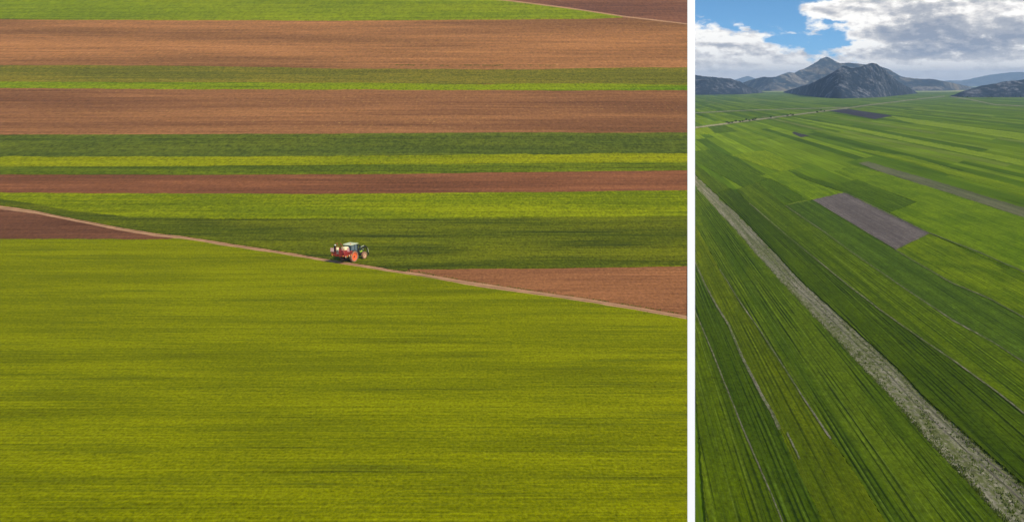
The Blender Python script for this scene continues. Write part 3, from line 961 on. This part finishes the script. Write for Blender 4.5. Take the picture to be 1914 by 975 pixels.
P_green = paint('tractor_green_paint', (0.012, 0.040, 0.030), dust=0.15)
P_lime = paint('lime_paint', (0.36, 0.52, 0.03), dust=0.1)
P_cream = paint('cream_roof_paint', (0.60, 0.64, 0.40), dust=0.12)
P_black = paint('black_steel', (0.012, 0.013, 0.014), dust=0.12)
P_orange = paint('orange_rim_paint', (0.70, 0.125, 0.034), dust=0.18)
P_tyre = paint('dusty_tyre_rubber', (0.30, 0.155, 0.10), 0.9, 0.1, dust=0.6)
P_tan = paint('dusty_tan_rim', (0.55, 0.36, 0.22), 0.85, 0.1, dust=0.5)
P_red = paint('red_boom_paint', (0.34, 0.022, 0.018), dust=0.2)
P_redd = paint('dark_red_tank', (0.24, 0.016, 0.020), dust=0.2)
P_yel = paint('yellow_tank_plastic', (0.84, 0.72, 0.42), 0.5, dust=0.1)
P_amber = paint('orange_lamp_plastic', (0.85, 0.30, 0.03), 0.35, dust=0.05)
P_whit = paint('white_enamel', (0.82, 0.80, 0.76), dust=0.05)
P_grey = paint('galvanised_steel', (0.45, 0.46, 0.47), 0.4, 0.5, 0.6)
m, g = newmat('cab_glass')
bs = g.n('ShaderNodeBsdfTransparent')
bs.inputs[0].default_value = (0.62, 0.72, 0.80, 1)
gl = g.n('ShaderNodeBsdfGlossy')
gl.inputs['Roughness'].default_value = 0.05
df = g.n('ShaderNodeBsdfDiffuse')
df.inputs[0].default_value = (0.30, 0.37, 0.45, 1)
mxa = g.n('ShaderNodeMixShader'); mxa.inputs[0].default_value = 0.28
g.nt.links.new(bs.outputs[0], mxa.inputs[1]); g.nt.links.new(gl.outputs[0], mxa.inputs[2])
mxb = g.n('ShaderNodeMixShader'); mxb.inputs[0].default_value = 0.30
g.nt.links.new(mxa.outputs[0], mxb.inputs[1]); g.nt.links.new(df.outputs[0], mxb.inputs[2])
o_ = g.n('ShaderNodeOutputMaterial'); g.nt.links.new(mxb.outputs[0], o_.inputs[0])
P_glass = m
m, g = newmat('warning_board')
p = g.pos()
st_ = g.m('FRACT', g.mul(g.add(g.xyz(p)[1], g.xyz(p)[2]), 3.6))
g.out(g.mix(g.sm(st_, 0.48, 0.52), (0.90, 0.86, 0.85), (0.78, 0.16, 0.14)), 0.4, 0.4)
P_board = m


# ------------------------------------------------------------------ mesh shapes
def box(bm, cx, cy, cz, sx, sy, sz, bev=0.0, rot=None):
    M = Matrix.Translation((cx, cy, cz))
    if rot is not None:
        M = M @ rot
    r = bmesh.ops.create_cube(bm, size=1.0, matrix=M @ Matrix.Diagonal((sx, sy, sz, 1)))
    if bev:
        es = list({e for v in r['verts'] for e in v.link_edges})
        bmesh.ops.bevel(bm, geom=es, offset=bev, segments=2, affect='EDGES', profile=0.5)
    return bm


def tube(bm, a, b, r, seg=8, r2=None):
    a, b = Vector(a), Vector(b)
    d = b - a
    q = d.to_track_quat('Z', 'Y').to_matrix().to_4x4()
    bmesh.ops.create_cone(bm, cap_ends=True, segments=seg, radius1=r, radius2=r if r2 is None else r2, depth=d.length,
                          matrix=Matrix.Translation((a + b) / 2) @ q)
    return bm


def prism(bm, outline, y0, y1):
    """side outline (x, z) stretched from y0 to y1"""
    a = [bm.verts.new((x, y0, z)) for x, z in outline]
    b = [bm.verts.new((x, y1, z)) for x, z in outline]
    bm.faces.new(a); bm.faces.new(b)
    n = len(a)
    for i in range(n):
        bm.faces.new((a[i], a[(i + 1) % n], b[(i + 1) % n], b[i]))
    return bm


def lathe_y(bm, prof, cx, cy, cz, seg=36):
    """turn (radius, y) profile about an axis along y"""
    rings = []
    for r, y in prof:
        rings.append([bm.verts.new((cx + r * math.cos(2 * math.pi * i / seg), cy + y, cz + r * math.sin(2 * math.pi * i / seg))) for i in range(seg)])
    for A, B in zip(rings[:-1], rings[1:]):
        for i in range(seg):
            bm.faces.new((A[i], A[(i + 1) % seg], B[(i + 1) % seg], B[i]))
    return bm


def wheel(parent, nm, cx, cy, rad, wid, rimr, rim_mat, out):
    """tyre mesh with lugs, its rim and hub as children; out = +1 / -1 side the dish faces"""
    bm = bmesh.new()
    h = wid / 2
    lathe_y(bm, [(rimr, -h * 0.8), (rimr + 0.03, -h), (rad * 0.93, -h), (rad * 0.975, -h * 0.75), (rad * 0.975, h * 0.75), (rad * 0.93, h), (rimr + 0.03, h), (rimr, h * 0.8), (rimr, -h * 0.8)], cx, cy, rad)
    nl = 22
    for i in range(nl):
        for s in (-1, 1):
            a = 2 * math.pi * (i + (0.5 if s > 0 else 0)) / nl
            M = Matrix.Translation((cx, cy, rad)) @ Matrix.Rotation(a, 4, 'Y') @ Matrix.Translation((0, s * h * 0.5, rad * 0.975)) @ Matrix.Rotation(s * 0.7, 4, 'Z')
            bmesh.ops.create_cube(bm, size=1.0, matrix=M @ Matrix.Diagonal((0.07, h * 1.05, rad * 0.05, 1)))
    t = obj(nm, bm, P_tyre, parent)
    bm = bmesh.new()
    o = out
    lathe_y(bm, [(rimr * 1.02, -o * h * 0.85), (rimr * 1.02, o * h * 0.85), (rimr * 0.94, o * h * 0.95), (rimr * 0.90, o * h * 0.6), (rimr * 0.55, o * h * 0.25), (rimr * 0.30, o * h * 0.35),
                 (rimr * 0.28, o * h * 0.55), (0.001, o * h * 0.58)], cx, cy, rad)
    obj('rim', bm, rim_mat, t)
    bm = bmesh.new()
    lathe_y(bm, [(rimr * 0.16, o * h * 0.5), (rimr * 0.15, o * h * 0.85), (0.001, o * h * 0.88)], cx, cy, rad, 16)
    obj('hub', bm, P_black, t)
    return t


# ------------------------------------------------------------------ the tractor
tY = float(depth_of(489.8, 0.0))          # foot of the right rear wheel, at the edge of the track
tX = float(kx(661.0)) * tY
head = R(53.0 + 8.6)
slope = float((hz(tY + 1) - hz(tY - 1)) / 2)
fwd = Vector((math.cos(head), math.sin(head), 0))
fwd.z = slope * fwd.y
fwd.normalize()
nor = Vector((0, -slope, 1)).normalized()
lef = nor.cross(fwd).normalized()
nor = fwd.cross(lef)
TM = Matrix((fwd, lef, nor)).transposed().to_4x4()
TM.translation = Vector((tX, tY, float(hz(tY)) + 0.05)) + lef * 0.92
TM = TM @ Matrix.Diagonal((1.04, 1.04, 1.02, 1))

tr = bpy.data.objects.new('tractor', None)
C.objects.link(tr)
tr.matrix_world = TM
tag(tr, 'green tractor with cream cab roof and orange rear wheels driving off the dirt track', 'tractor')
for s in (1, -1):
    wheel(tr, 'rear_wheel', 0.0, s * 0.92, 0.84, 0.40, 0.62, P_orange, s)
    wheel(tr, 'front_wheel', 2.65, s * 0.86, 0.54, 0.30, 0.33, P_tan, s)
# chassis, axles
bm = bmesh.new()
box(bm, 1.15, 0, 0.78, 2.7, 0.50, 0.46, 0.04)
tube(bm, (0, -0.75, 0.84), (0, 0.75, 0.84), 0.13, 10)
tube(bm, (2.65, -0.74, 0.54), (2.65, 0.74, 0.54), 0.09, 10)
box(bm, 2.65, 0, 0.62, 0.34, 0.40, 0.30, 0.03)
box(bm, 0.95, -0.55, 0.62, 0.75, 0.30, 0.38, 0.05)
obj('chassis', bm, P_black, tr)
# bonnet
bm = bmesh.new()
prism(bm, [(1.35, 1.0), (1.35, 1.66), (1.9, 1.63), (2.7, 1.52), (3.12, 1.38), (3.20, 1.15), (3.16, 0.92), (2.6, 0.90), (1.9, 0.95)], -0.36, 0.36)
bmesh.ops.bevel(bm, geom=bm.edges[:], offset=0.05, segments=2, affect='EDGES')
hood = obj('bonnet', bm, P_green, tr)
for s in (1, -1):
    bm = bmesh.new()
    prism(bm, [(1.75, 1.30), (2.75, 1.26), (2.95, 1.18), (2.75, 1.02), (2.35, 1.00), (2.20, 1.14), (1.75, 1.12)], s * 0.362, s * 0.376)
    obj('side_panel', bm, P_lime, hood)
bm = bmesh.new()
box(bm, 2.3, 0, 1.60, 1.0, 0.52, 0.02, 0.006, Matrix.Rotation(0.13, 4, 'Y'))
obj('bonnet_stripe', bm, P_cream, hood)
bm = bmesh.new()
box(bm, 3.19, 0, 1.17, 0.04, 0.50, 0.36, 0.01)
obj('grille', bm, P_black, hood)
for s in (1, -1):
    bm = bmesh.new()
    tube(bm, (3.17, s * 0.23, 1.30), (3.225, s * 0.23, 1.30), 0.075, 14)
    obj('headlight', bm, P_whit, hood)
# mudguards
for s in (1, -1):
    bm = bmesh.new()
    seg = 12
    ri, ro = 0.90, 0.95
    pts = []
    outer = [(math.cos(a) * ro, 0.84 + math.sin(a) * ro) for a in np.linspace(R(8), R(150), seg)]
    inner = [(math.cos(a) * ri, 0.84 + math.sin(a) * ri) for a in np.linspace(R(150), R(8), seg)]
    prism(bm, outer + inner, s * 0.62, s * 1.10)
    f = obj('mudguard', bm, P_green, tr)
    bm = bmesh.new()
    box(bm, -0.82, s * 0.98, 1.36, 0.05, 0.20, 0.10, 0.01)
    obj('tail_light', bm, P_amber, f)
# cab
bm = bmesh.new()
for s in (1, -1):
    tube(bm, (-0.42, s * 0.72, 1.35), (-0.30, s * 0.66, 2.50), 0.050, 8)
    tube(bm, (0.45, s * 0.74, 1.55), (0.45, s * 0.70, 2.50), 0.050, 8)
    tube(bm, (1.38, s * 0.56, 1.15), (1.20, s * 0.60, 2.50), 0.045, 8)
    tube(bm, (-0.42, s * 0.72, 1.40), (0.45, s * 0.74, 1.40), 0.045, 8)
    tube(bm, (0.45, s * 0.74, 1.45), (0.52, s * 0.72, 0.95), 0.045, 8)
    tube(bm, (0.52, s * 0.72, 0.95), (1.40, s * 0.56, 1.0), 0.045, 8)
    tube(bm, (-0.30, s * 0.66, 2.50), (1.20, s * 0.60, 2.50), 0.045, 8)
tube(bm, (-0.42, -0.72, 1.40), (-0.42, 0.72, 1.40), 0.045, 8)
tube(bm, (-0.30, -0.66, 2.50), (-0.30, 0.66, 2.50), 0.045, 8)
tube(bm, (1.20, -0.60, 2.50), (1.20, 0.60, 2.50), 0.045, 8)
prism(bm, [(-0.40, 0.98), (-0.40, 1.36), (0.42, 1.38), (0.52, 0.98)], -0.70, 0.70)
cab = obj('cab', bm, P_green, tr)
bm = bmesh.new()
prism(bm, [(-0.50, 2.53), (-0.48, 2.58), (-0.30, 2.63), (0.9, 2.65), (1.34, 2.62), (1.46, 2.56), (1.44, 2.53)], -0.74, 0.74)
bmesh.ops.bevel(bm, geom=bm.edges[:], offset=0.02, segments=2, affect='EDGES')
obj('roof', bm, P_cream, cab)


def pane(pts, parent, nm='window'):
    bm = bmesh.new()
    vs = [bm.verts.new(q) for q in pts]
    bm.faces.new(vs)
    f2 = bm.faces[:] if False else list(bm.faces)
    r = bmesh.ops.extrude_face_region(bm, geom=f2)
    nn = (Vector(pts[1]) - Vector(pts[0])).cross(Vector(pts[2]) - Vector(pts[0])).normalized() * 0.012
    for v in [x for x in r['geom'] if isinstance(x, bmesh.types.BMVert)]:
        v.co += nn
    return obj(nm, bm, P_glass, parent)


for s in (1, -1):
    pane([(-0.38, s * 0.715, 1.44), (0.42, s * 0.735, 1.44), (0.42, s * 0.70, 2.46), (-0.27, s * 0.66, 2.46)], cab)
    pane([(0.52, s * 0.72, 1.02), (1.35, s * 0.57, 1.06), (1.18, s * 0.60, 2.46), (0.49, s * 0.70, 2.46)], cab, 'door')
pane([(-0.41, -0.68, 1.45), (-0.41, 0.68, 1.45), (-0.30, 0.62, 2.45), (-0.30, -0.62, 2.45)], cab, 'rear_window')
pane([(1.38, -0.52, 1.62), (1.38, 0.52, 1.62), (1.21, 0.56, 2.45), (1.21, -0.56, 2.45)], cab, 'windscreen')
bm = bmesh.new()
box(bm, 0.05, 0, 1.48, 0.50, 0.50, 0.14, 0.04)
box(bm, -0.22, 0, 1.82, 0.12, 0.48, 0.66, 0.04)
obj('seat', bm, P_black, cab)
bm = bmesh.new()
tube(bm, (1.15, 0, 1.35), (0.85, 0, 1.80), 0.03, 8)
M_ = Matrix.Translation((0.84, 0, 1.82)) @ Matrix.Rotation(-0.6, 4, 'Y')
bmesh.ops.create_cone(bm, cap_ends=True, segments=18, radius1=0.2, radius2=0.2, depth=0.03, matrix=M_)
obj('steering_wheel', bm, P_black, cab)
for s in (1, -1):
    bm = bmesh.new()
    tube(bm, (1.22, s * 0.60, 2.40), (1.36, s * 0.98, 2.36), 0.018, 6)
    box(bm, 1.37, s * 1.0, 2.18, 0.05, 0.17, 0.34, 0.02)
    obj('mirror', bm, P_black, tr)
bm = bmesh.new()
tube(bm, (1.55, -0.46, 1.2), (1.55, -0.46, 2.35), 0.05, 10)
tube(bm, (1.55, -0.46, 1.5), (1.55, -0.46, 2.0), 0.075, 10)
obj('exhaust', bm, P_black, tr)
# steps
bm = bmesh.new()
for z in (0.45, 0.70):
    box(bm, 0.98, -0.80, z, 0.42, 0.20, 0.04, 0.008)
for xx in (0.78, 1.18):
    box(bm, xx, -0.86, 0.62, 0.03, 0.03, 0.46)
obj('step', bm, P_grey, tr)
# front loader
bm = bmesh.new()
for s in (1, -1):
    box(bm, 1.70, s * 0.52, 1.25, 0.18, 0.12, 1.0, 0.02)
    tube(bm, (1.70, s * 0.56, 1.75), (3.25, s * 0.60, 1.90), 0.075, 8)
    tube(bm, (3.25, s * 0.60, 1.90), (3.68, s * 0.62, 1.55), 0.080, 8)
    tube(bm, (3.68, s * 0.62, 1.55), (4.02, s * 0.62, 0.50), 0.075, 8)
    tube(bm, (1.78, s * 0.52, 1.15), (3.15, s * 0.60, 1.80), 0.045, 8)
    tube(bm, (3.30, s * 0.60, 1.88), (3.90, s * 0.62, 1.30), 0.04, 8)
    box(bm, 4.06, s * 0.62, 0.55, 0.14, 0.16, 0.46, 0.02)
tube(bm, (3.68, -0.62, 1.50), (3.68, 0.62, 1.50), 0.06, 8)
tube(bm, (4.04, -0.72, 0.74), (4.04, 0.72, 0.74), 0.05, 8)
tube(bm, (4.08, -0.72, 0.38), (4.08, 0.72, 0.38), 0.04, 8)
loader = obj('front_loader', bm, P_black, tr)
for s in (1, -1):
    bm = bmesh.new()
    tube(bm, (2.2, s * 0.56, 1.865), (2.95, s * 0.585, 1.955), 0.036, 8)
    obj('hydraulic_ram', bm, P_cream, loader)
    bm = bmesh.new()
    tube(bm, (3.78, s * 0.70, 1.42), (3.96, s * 0.70, 0.80), 0.036, 8)
    obj('hydraulic_ram', bm, P_cream, loader)
bm = bmesh.new()
tube(bm, (-0.2, -0.5, 2.68), (-0.2, -0.5, 2.80), 0.06, 12)
obj('beacon', bm, P_amber, tr)

# ------------------------------------------------------------------ the mounted crop sprayer
sp = bpy.data.objects.new('crop_sprayer', None)
C.objects.link(sp)
sp.matrix_world = TM @ Matrix.Translation((-1.10, 0, 0.30))
tag(sp, 'red mounted crop sprayer with folded booms and two striped warning boards behind the tractor', 'sprayer')
bm = bmesh.new()      # tank, rounded, with a sump
prism(bm, [(0.10, 0.95), (0.14, 1.35), (0.10, 1.70), (-0.20, 1.86), (-0.95, 1.86), (-1.36, 1.66), (-1.40, 1.25), (-1.10, 0.98), (-0.65, 0.66), (-0.30, 0.66)], -0.95, 0.95)
bmesh.ops.bevel(bm, geom=bm.edges[:], offset=0.07, segments=2, affect='EDGES')
tank = obj('tank', bm, P_redd, sp)
bm = bmesh.new()
tube(bm, (-0.35, 0.1, 1.90), (-0.35, 0.1, 2.04), 0.22, 16)
obj('tank_lid', bm, P_black, tank)
bm = bmesh.new()
box(bm, -0.55, -0.55, 1.98, 0.95, 0.72, 0.50, 0.10)
obj('rinse_tank', bm, P_yel, sp)
bm = bmesh.new()
tube(bm, (-1.30, 0.28, 1.62), (-1.30, 0.28, 2.20), 0.24, 14)
obj('hand_wash_tank', bm, P_yel, sp)
# hitch frame, stands and pump
bm = bmesh.new()
for s in (1, -1):
    tube(bm, (0.30, s * 0.42, 0.60), (0.30, s * 0.20, 1.55), 0.05, 8)
    tube(bm, (0.95, s * 0.40, 0.40), (0.28, s * 0.42, 0.60), 0.045, 8)
    tube(bm, (0.25, s * 0.50, 0.62), (-1.55, s * 0.50, 0.86), 0.05, 8)
    tube(bm, (-0.10, s * 0.55, 0.65), (-0.10, s * 0.55, 0.08), 0.04, 8)
    box(bm, -0.10, s * 0.55, 0.06, 0.22, 0.14, 0.04, 0.01)
tube(bm, (0.95, 0, 1.30), (0.30, 0, 1.55), 0.04, 8)
box(bm, -0.15, 0.10, 0.55, 0.45, 0.42, 0.34, 0.04)
obj('frame', bm, P_black, sp)
# boom centre frame: horizontal rails and lattice
bm = bmesh.new()
XB = -1.50
for z in (0.98, 1.22, 1.50):
    tube(bm, (XB, -1.18, z), (XB, 1.18, z), 0.05, 8)
for k in range(9):
    y0 = -1.12 + 0.28 * k
    tube(bm, (XB, y0, 0.98), (XB, y0 + (0.14 if k % 2 else -0.02), 1.50), 0.026, 6)
tube(bm, (XB - 0.02, -0.35, 0.85), (XB - 0.02, -0.35, 2.30), 0.045, 8)
tube(bm, (XB - 0.02, 0.35, 0.85), (XB - 0.02, 0.35, 2.30), 0.045, 8)
box(bm, XB + 0.03, -0.15, 1.22, 0.04, 0.9, 0.46, 0.01)
obj('boom_frame', bm, P_red, sp)
# folded booms along both sides, with their outer sections standing up over the tank
for s in (1, -1):
    bm = bmesh.new()
    ys = s * 1.16
    for z in (1.00, 1.42):
        tube(bm, (XB - 0.12, ys, z), (0.38, ys, z + 0.10), 0.045, 8)
    for k in range(8):
        x0 = XB - 0.05 + 0.25 * k
        tube(bm, (x0, ys, 1.02 + k * 0.02), (x0 + 0.13, ys, 1.44 + k * 0.02), 0.022, 6)
        tube(bm, (x0 + 0.13, ys, 1.44 + k * 0.02), (x0 + 0.25, ys, 1.04 + k * 0.02), 0.022, 6)
    yo = s * 0.62
    tube(bm, (XB + 0.05, ys, 1.44), (XB + 0.12, yo, 2.62), 0.036, 8)
    tube(bm, (XB + 0.12, yo, 2.62), (XB + 0.22, yo - s * 0.32, 2.88), 0.034, 8)
    tube(bm, (XB + 0.22, yo - s * 0.32, 2.88), (XB + 0.30, yo - s * 0.50, 1.95), 0.030, 8)
    tube(bm, (XB + 0.12, yo, 2.10), (XB + 0.26, yo - s * 0.42, 2.30), 0.026, 6)
    tube(bm, (XB + 0.10, yo + s * 0.12, 2.10), (XB + 0.28, yo - s * 0.46, 2.02), 0.022, 6)
    b = obj('boom', bm, P_red, sp)
    for k in range(4):
        bm = bmesh.new()
        x0 = XB + 0.30 + 0.42 * k
        tube(bm, (x0, ys + s * 0.05, 0.99 + 0.02 * k), (x0, ys + s * 0.05, 0.76 + 0.02 * k), 0.075, 8, 0.045)
        obj('nozzle', bm, P_amber if k % 2 else P_yel, b)
    bm = bmesh.new()
    box(bm, XB - 0.08 + (1.05 if s < 0 else 0.0), s * 1.0, 1.82, 0.03, 0.62, 0.56, 0.006)
    obj('warning_board', bm, P_board, sp)
bm = bmesh.new()
box(bm, XB + 0.0, 0.58, 2.04, 0.16, 0.20, 0.92, 0.02)
mast = obj('lift_mast', bm, P_black, sp)
bm = bmesh.new()
box(bm, XB - 0.01, 0.50, 2.56, 0.17, 0.22, 0.14, 0.03)
obj('mast_cap', bm, P_whit, mast)
bm = bmesh.new()
for k in range(4):
    tube(bm, (XB - 0.03, -0.12 + 0.11 * k, 1.2), (XB - 0.05, -0.10 + 0.10 * k, 1.72), 0.018, 6)
box(bm, XB - 0.06, 0.02, 1.80, 0.12, 0.42, 0.16, 0.02)
obj('valve_block', bm, P_grey, sp)
bm = bmesh.new()
tube(bm, (XB - 0.05, -1.0, 1.06), (XB - 0.11, -1.0, 1.06), 0.10, 12)
obj('lamp', bm, P_amber, sp)
bm = bmesh.new()
tube(bm, (XB - 0.05, 1.0, 1.06), (XB - 0.11, 1.0, 1.06), 0.10, 12)
obj('lamp', bm, P_amber, sp)

# ------------------------------------------------------------------ leaves: verge grass, bushes, trees
def leaf_mat(name, A, B, seed=0.0):
    m, g = newmat(name)
    p = g.pos()
    n1 = g.noise(p, 1.2, 3, 0.6)
    g.out(g.mix(g.sm(n1, 0.35, 0.65), A, B), 0.8, 0.15)
    return m


M_verge = leaf_mat('verge_grass', (0.050, 0.085, 0.008), (0.12, 0.14, 0.012))
M_sweed = leaf_mat('strip_weed_leaves', (0.045, 0.072, 0.006), (0.085, 0.115, 0.012))
M_bush = leaf_mat('bush_leaves', (0.018, 0.032, 0.010), (0.040, 0.060, 0.016))
M_bark = paint('bark', (0.07, 0.05, 0.035), 0.9, 0.1, dust=0.2)


def blades(bm, x, y, z, h, w, n, r):
    for _ in range(n):
        a = r.uniform(0, 6.283)
        ox, oy = r.gauss(0, w), r.gauss(0, w)
        hh = h * r.uniform(0.5, 1.1)
        bw = r.uniform(0.02, 0.05) + 0.25 * h * 0.3
        ca, sa = math.cos(a) * bw, math.sin(a) * bw
        lx, ly = r.gauss(0, hh * 0.35), r.gauss(0, hh * 0.35)
        v = [bm.verts.new((x + ox - ca, y + oy - sa, z - 0.03)), bm.verts.new((x + ox + ca, y + oy + sa, z - 0.03)), bm.verts.new((x + ox + lx, y + oy + ly, z + hh))]
        bm.faces.new(v)


r = random.Random(5)
bm = bmesh.new()
xs = [q[0] for q in TRK]; ysq = [q[1] for q in TRK]
for i in range(5200):
    px = r.uniform(-40, 1284)
    c = np.interp(px, xs, ysq)
    dens = 0.55 + 0.45 * mnoise.noise(Vector((px * 0.03, 1.0, 0)))
    if r.random() > dens:
        continue
    up_ = r.random() < 0.88
    py = c - TW - abs(r.gauss(0, 1.0)) - 0.2 if up_ else c + TW + abs(r.gauss(0, 0.9)) + 1.6
    if up_ and px > 760 and r.random() < 0.62:
        continue
    if not up_ and px < 320:
        continue
    Y = float(depth_of(py)); X = float(kx(px)) * Y
    blades(bm, X, Y, float(hz(Y)), r.uniform(0.08, 0.20), 0.10, 4, r)
struct(obj('verge_grass', bm, M_verge), 'rough grass growing along both edges of the dirt track', 'stuff')
bm = bmesh.new()
for a, b, row, n in ((738, 775, 122.3, 60), (784, 800, 122.8, 12), (822, 842, 123.0, 16), (858, 940, 122.6, 90), (970, 1040, 122.8, 40)):
    for i in range(n):
        px = r.uniform(a, b); py = row + r.gauss(0, 0.35)
        Y = float(depth_of(py)); X = float(kx(px)) * Y
        blades(bm, X, Y, float(hz(Y)), r.uniform(0.25, 0.5), 0.25, 7, r)
for i in range(130):
    px = r.uniform(0, 1284); py = r.uniform(44, 120)
    Y = float(depth_of(py)); X = float(kx(px)) * Y
    blades(bm, X, Y, float(hz(Y)), r.uniform(0.15, 0.35), 0.2, 4, r)
struct(obj('weeds', bm, M_verge), 'scattered green weeds on the far brown field', 'stuff')
bm = bmesh.new()
syl, sxl = [q[1] for q in S_L], [q[0] for q in S_L]
syr, sxr = [q[1] for q in S_R], [q[0] for q in S_R]
for i in range(7500):
    py = 340 + 650 * r.random() ** 0.8
    xa, xb = np.interp(py, syl, sxl), np.interp(py, syr, sxr)
    e = r.random()
    if e < 0.42:
        t = r.gauss(0.0, 0.06)
    elif e < 0.60:
        t = 1 + r.gauss(0.0, 0.025)
    else:
        t = r.random() ** 1.5
        if mnoise.noise(Vector((t * 7.0, py * 0.02, 3.0))) < 0.0:
            continue
    x, y = gp(xa + (xb - xa) * t, py)
    sc_ = 0.6 + py / 900.0
    blades(bm, x, y, PZ + 0.02, r.uniform(0.05, 0.16) * sc_, 0.09, 3, r)
struct(obj('strip_weeds', bm, M_sweed), 'low green weeds growing over the bare strip and its edges', 'stuff')


def plant(name, x, y, h, w, seed, label, cat, group, trunk=0.15):
    r = random.Random(seed)
    root = bpy.data.objects.new(name, None)
    C.objects.link(root)
    root.location = (x, y, PZ)
    tag(root, label, cat, group)
    bm = bmesh.new()
    tube(bm, (0, 0, -0.2), (0.03 * h, 0, h * 0.55), 0.035 * h, 7, 0.015 * h)
    for k in range(4):
        a = k * 1.7 + r.random()
        tube(bm, (0.01, 0, h * (trunk + 0.05)), (math.cos(a) * w * 0.3, math.sin(a) * w * 0.3, h * 0.62), 0.018 * h, 6, 0.006 * h)
    obj('trunk', bm, M_bark, root)
    bm = bmesh.new()
    cl = [(r.gauss(0, w * 0.22), r.gauss(0, w * 0.22), h * r.uniform(trunk + 0.18, 0.85), r.uniform(0.16, 0.30) * w) for _ in range(9)]
    for cx, cy, cz, cr in cl:
        for _ in range(42):
            d = Vector((r.gauss(0, 1), r.gauss(0, 1), r.gauss(0, 0.85))).normalized() * cr * r.uniform(0.55, 1.1)
            c = Vector((cx, cy, cz)) + d
            s = 0.075 * w
            t1 = Vector((r.gauss(0, 1), r.gauss(0, 1), r.gauss(0, 1))).normalized() * s
            t2 = Vector((r.gauss(0, 1), r.gauss(0, 1), r.gauss(0, 1))).normalized() * s
            bm.faces.new([bm.verts.new(c - t1), bm.verts.new(c + t2), bm.verts.new(c + t1)])
    obj('crown', bm, M_bush, root)
    return root


road_l = [(1299, 239), (1356, 231.5), (1438, 221), (1525, 210), (1590, 201.5), (1616, 197.5), (1712, 186), (1766, 180)]
bush_px = [1359, 1363, 1368, 1376, 1383, 1389, 1395, 1401, 1407, 1412, 1441, 1472, 1478, 1482, 1527, 1534, 1541]
for i, px in enumerate(bush_px):
    py = np.interp(px, [q[0] for q in road_l], [q[1] for q in road_l]) + (0.9 if i % 3 else -1.0)
    x, y = gp(px, py)
    plant('bush', x, y, 1.3 + 0.6 * random.random(), 1.8 + 1.0 * random.random(), 100 + i, 'small dark bush beside the pale road across the plain', 'bush', 'bushes along the pale road')
tree_px = [(1783, 181.2), (1788, 181.8), (1797, 182.3), (1806, 182.6), (1843, 182.6), (1846, 182.8), (1851, 182.7), (1873, 182.8), (1896, 182.6), (1905, 182.8)]
for i, (px, py) in enumerate(tree_px):
    x, y = gp(px, py)
    plant('tree', x, y - 6, 3.2 + 1.5 * random.random(), 3.0 + 1.2 * random.random(), 200 + i, 'small dark tree at the foot of the low hill on the right', 'tree', 'trees at the foot of the right hill', 0.2)

# ------------------------------------------------------------------ air
m = bpy.data.materials.new('haze_air')
m.use_nodes = True
g = G(m.node_tree)
pv = g.n('ShaderNodeVolumePrincipled')
pv.inputs['Color'].default_value = (0.48, 0.70, 1.0, 1)
pv.inputs['Density'].default_value = 0.00010
pv.inputs['Anisotropy'].default_value = 0.0
o_ = g.n('ShaderNodeOutputMaterial')
g.nt.links.new(pv.outputs[0], o_.inputs['Volume'])
bm = bmesh.new()
box(bm, 0, 4500, 84, 26000, 17000, 172)
hz_o = obj('haze', bm, m)
struct(hz_o, None, 'stuff')
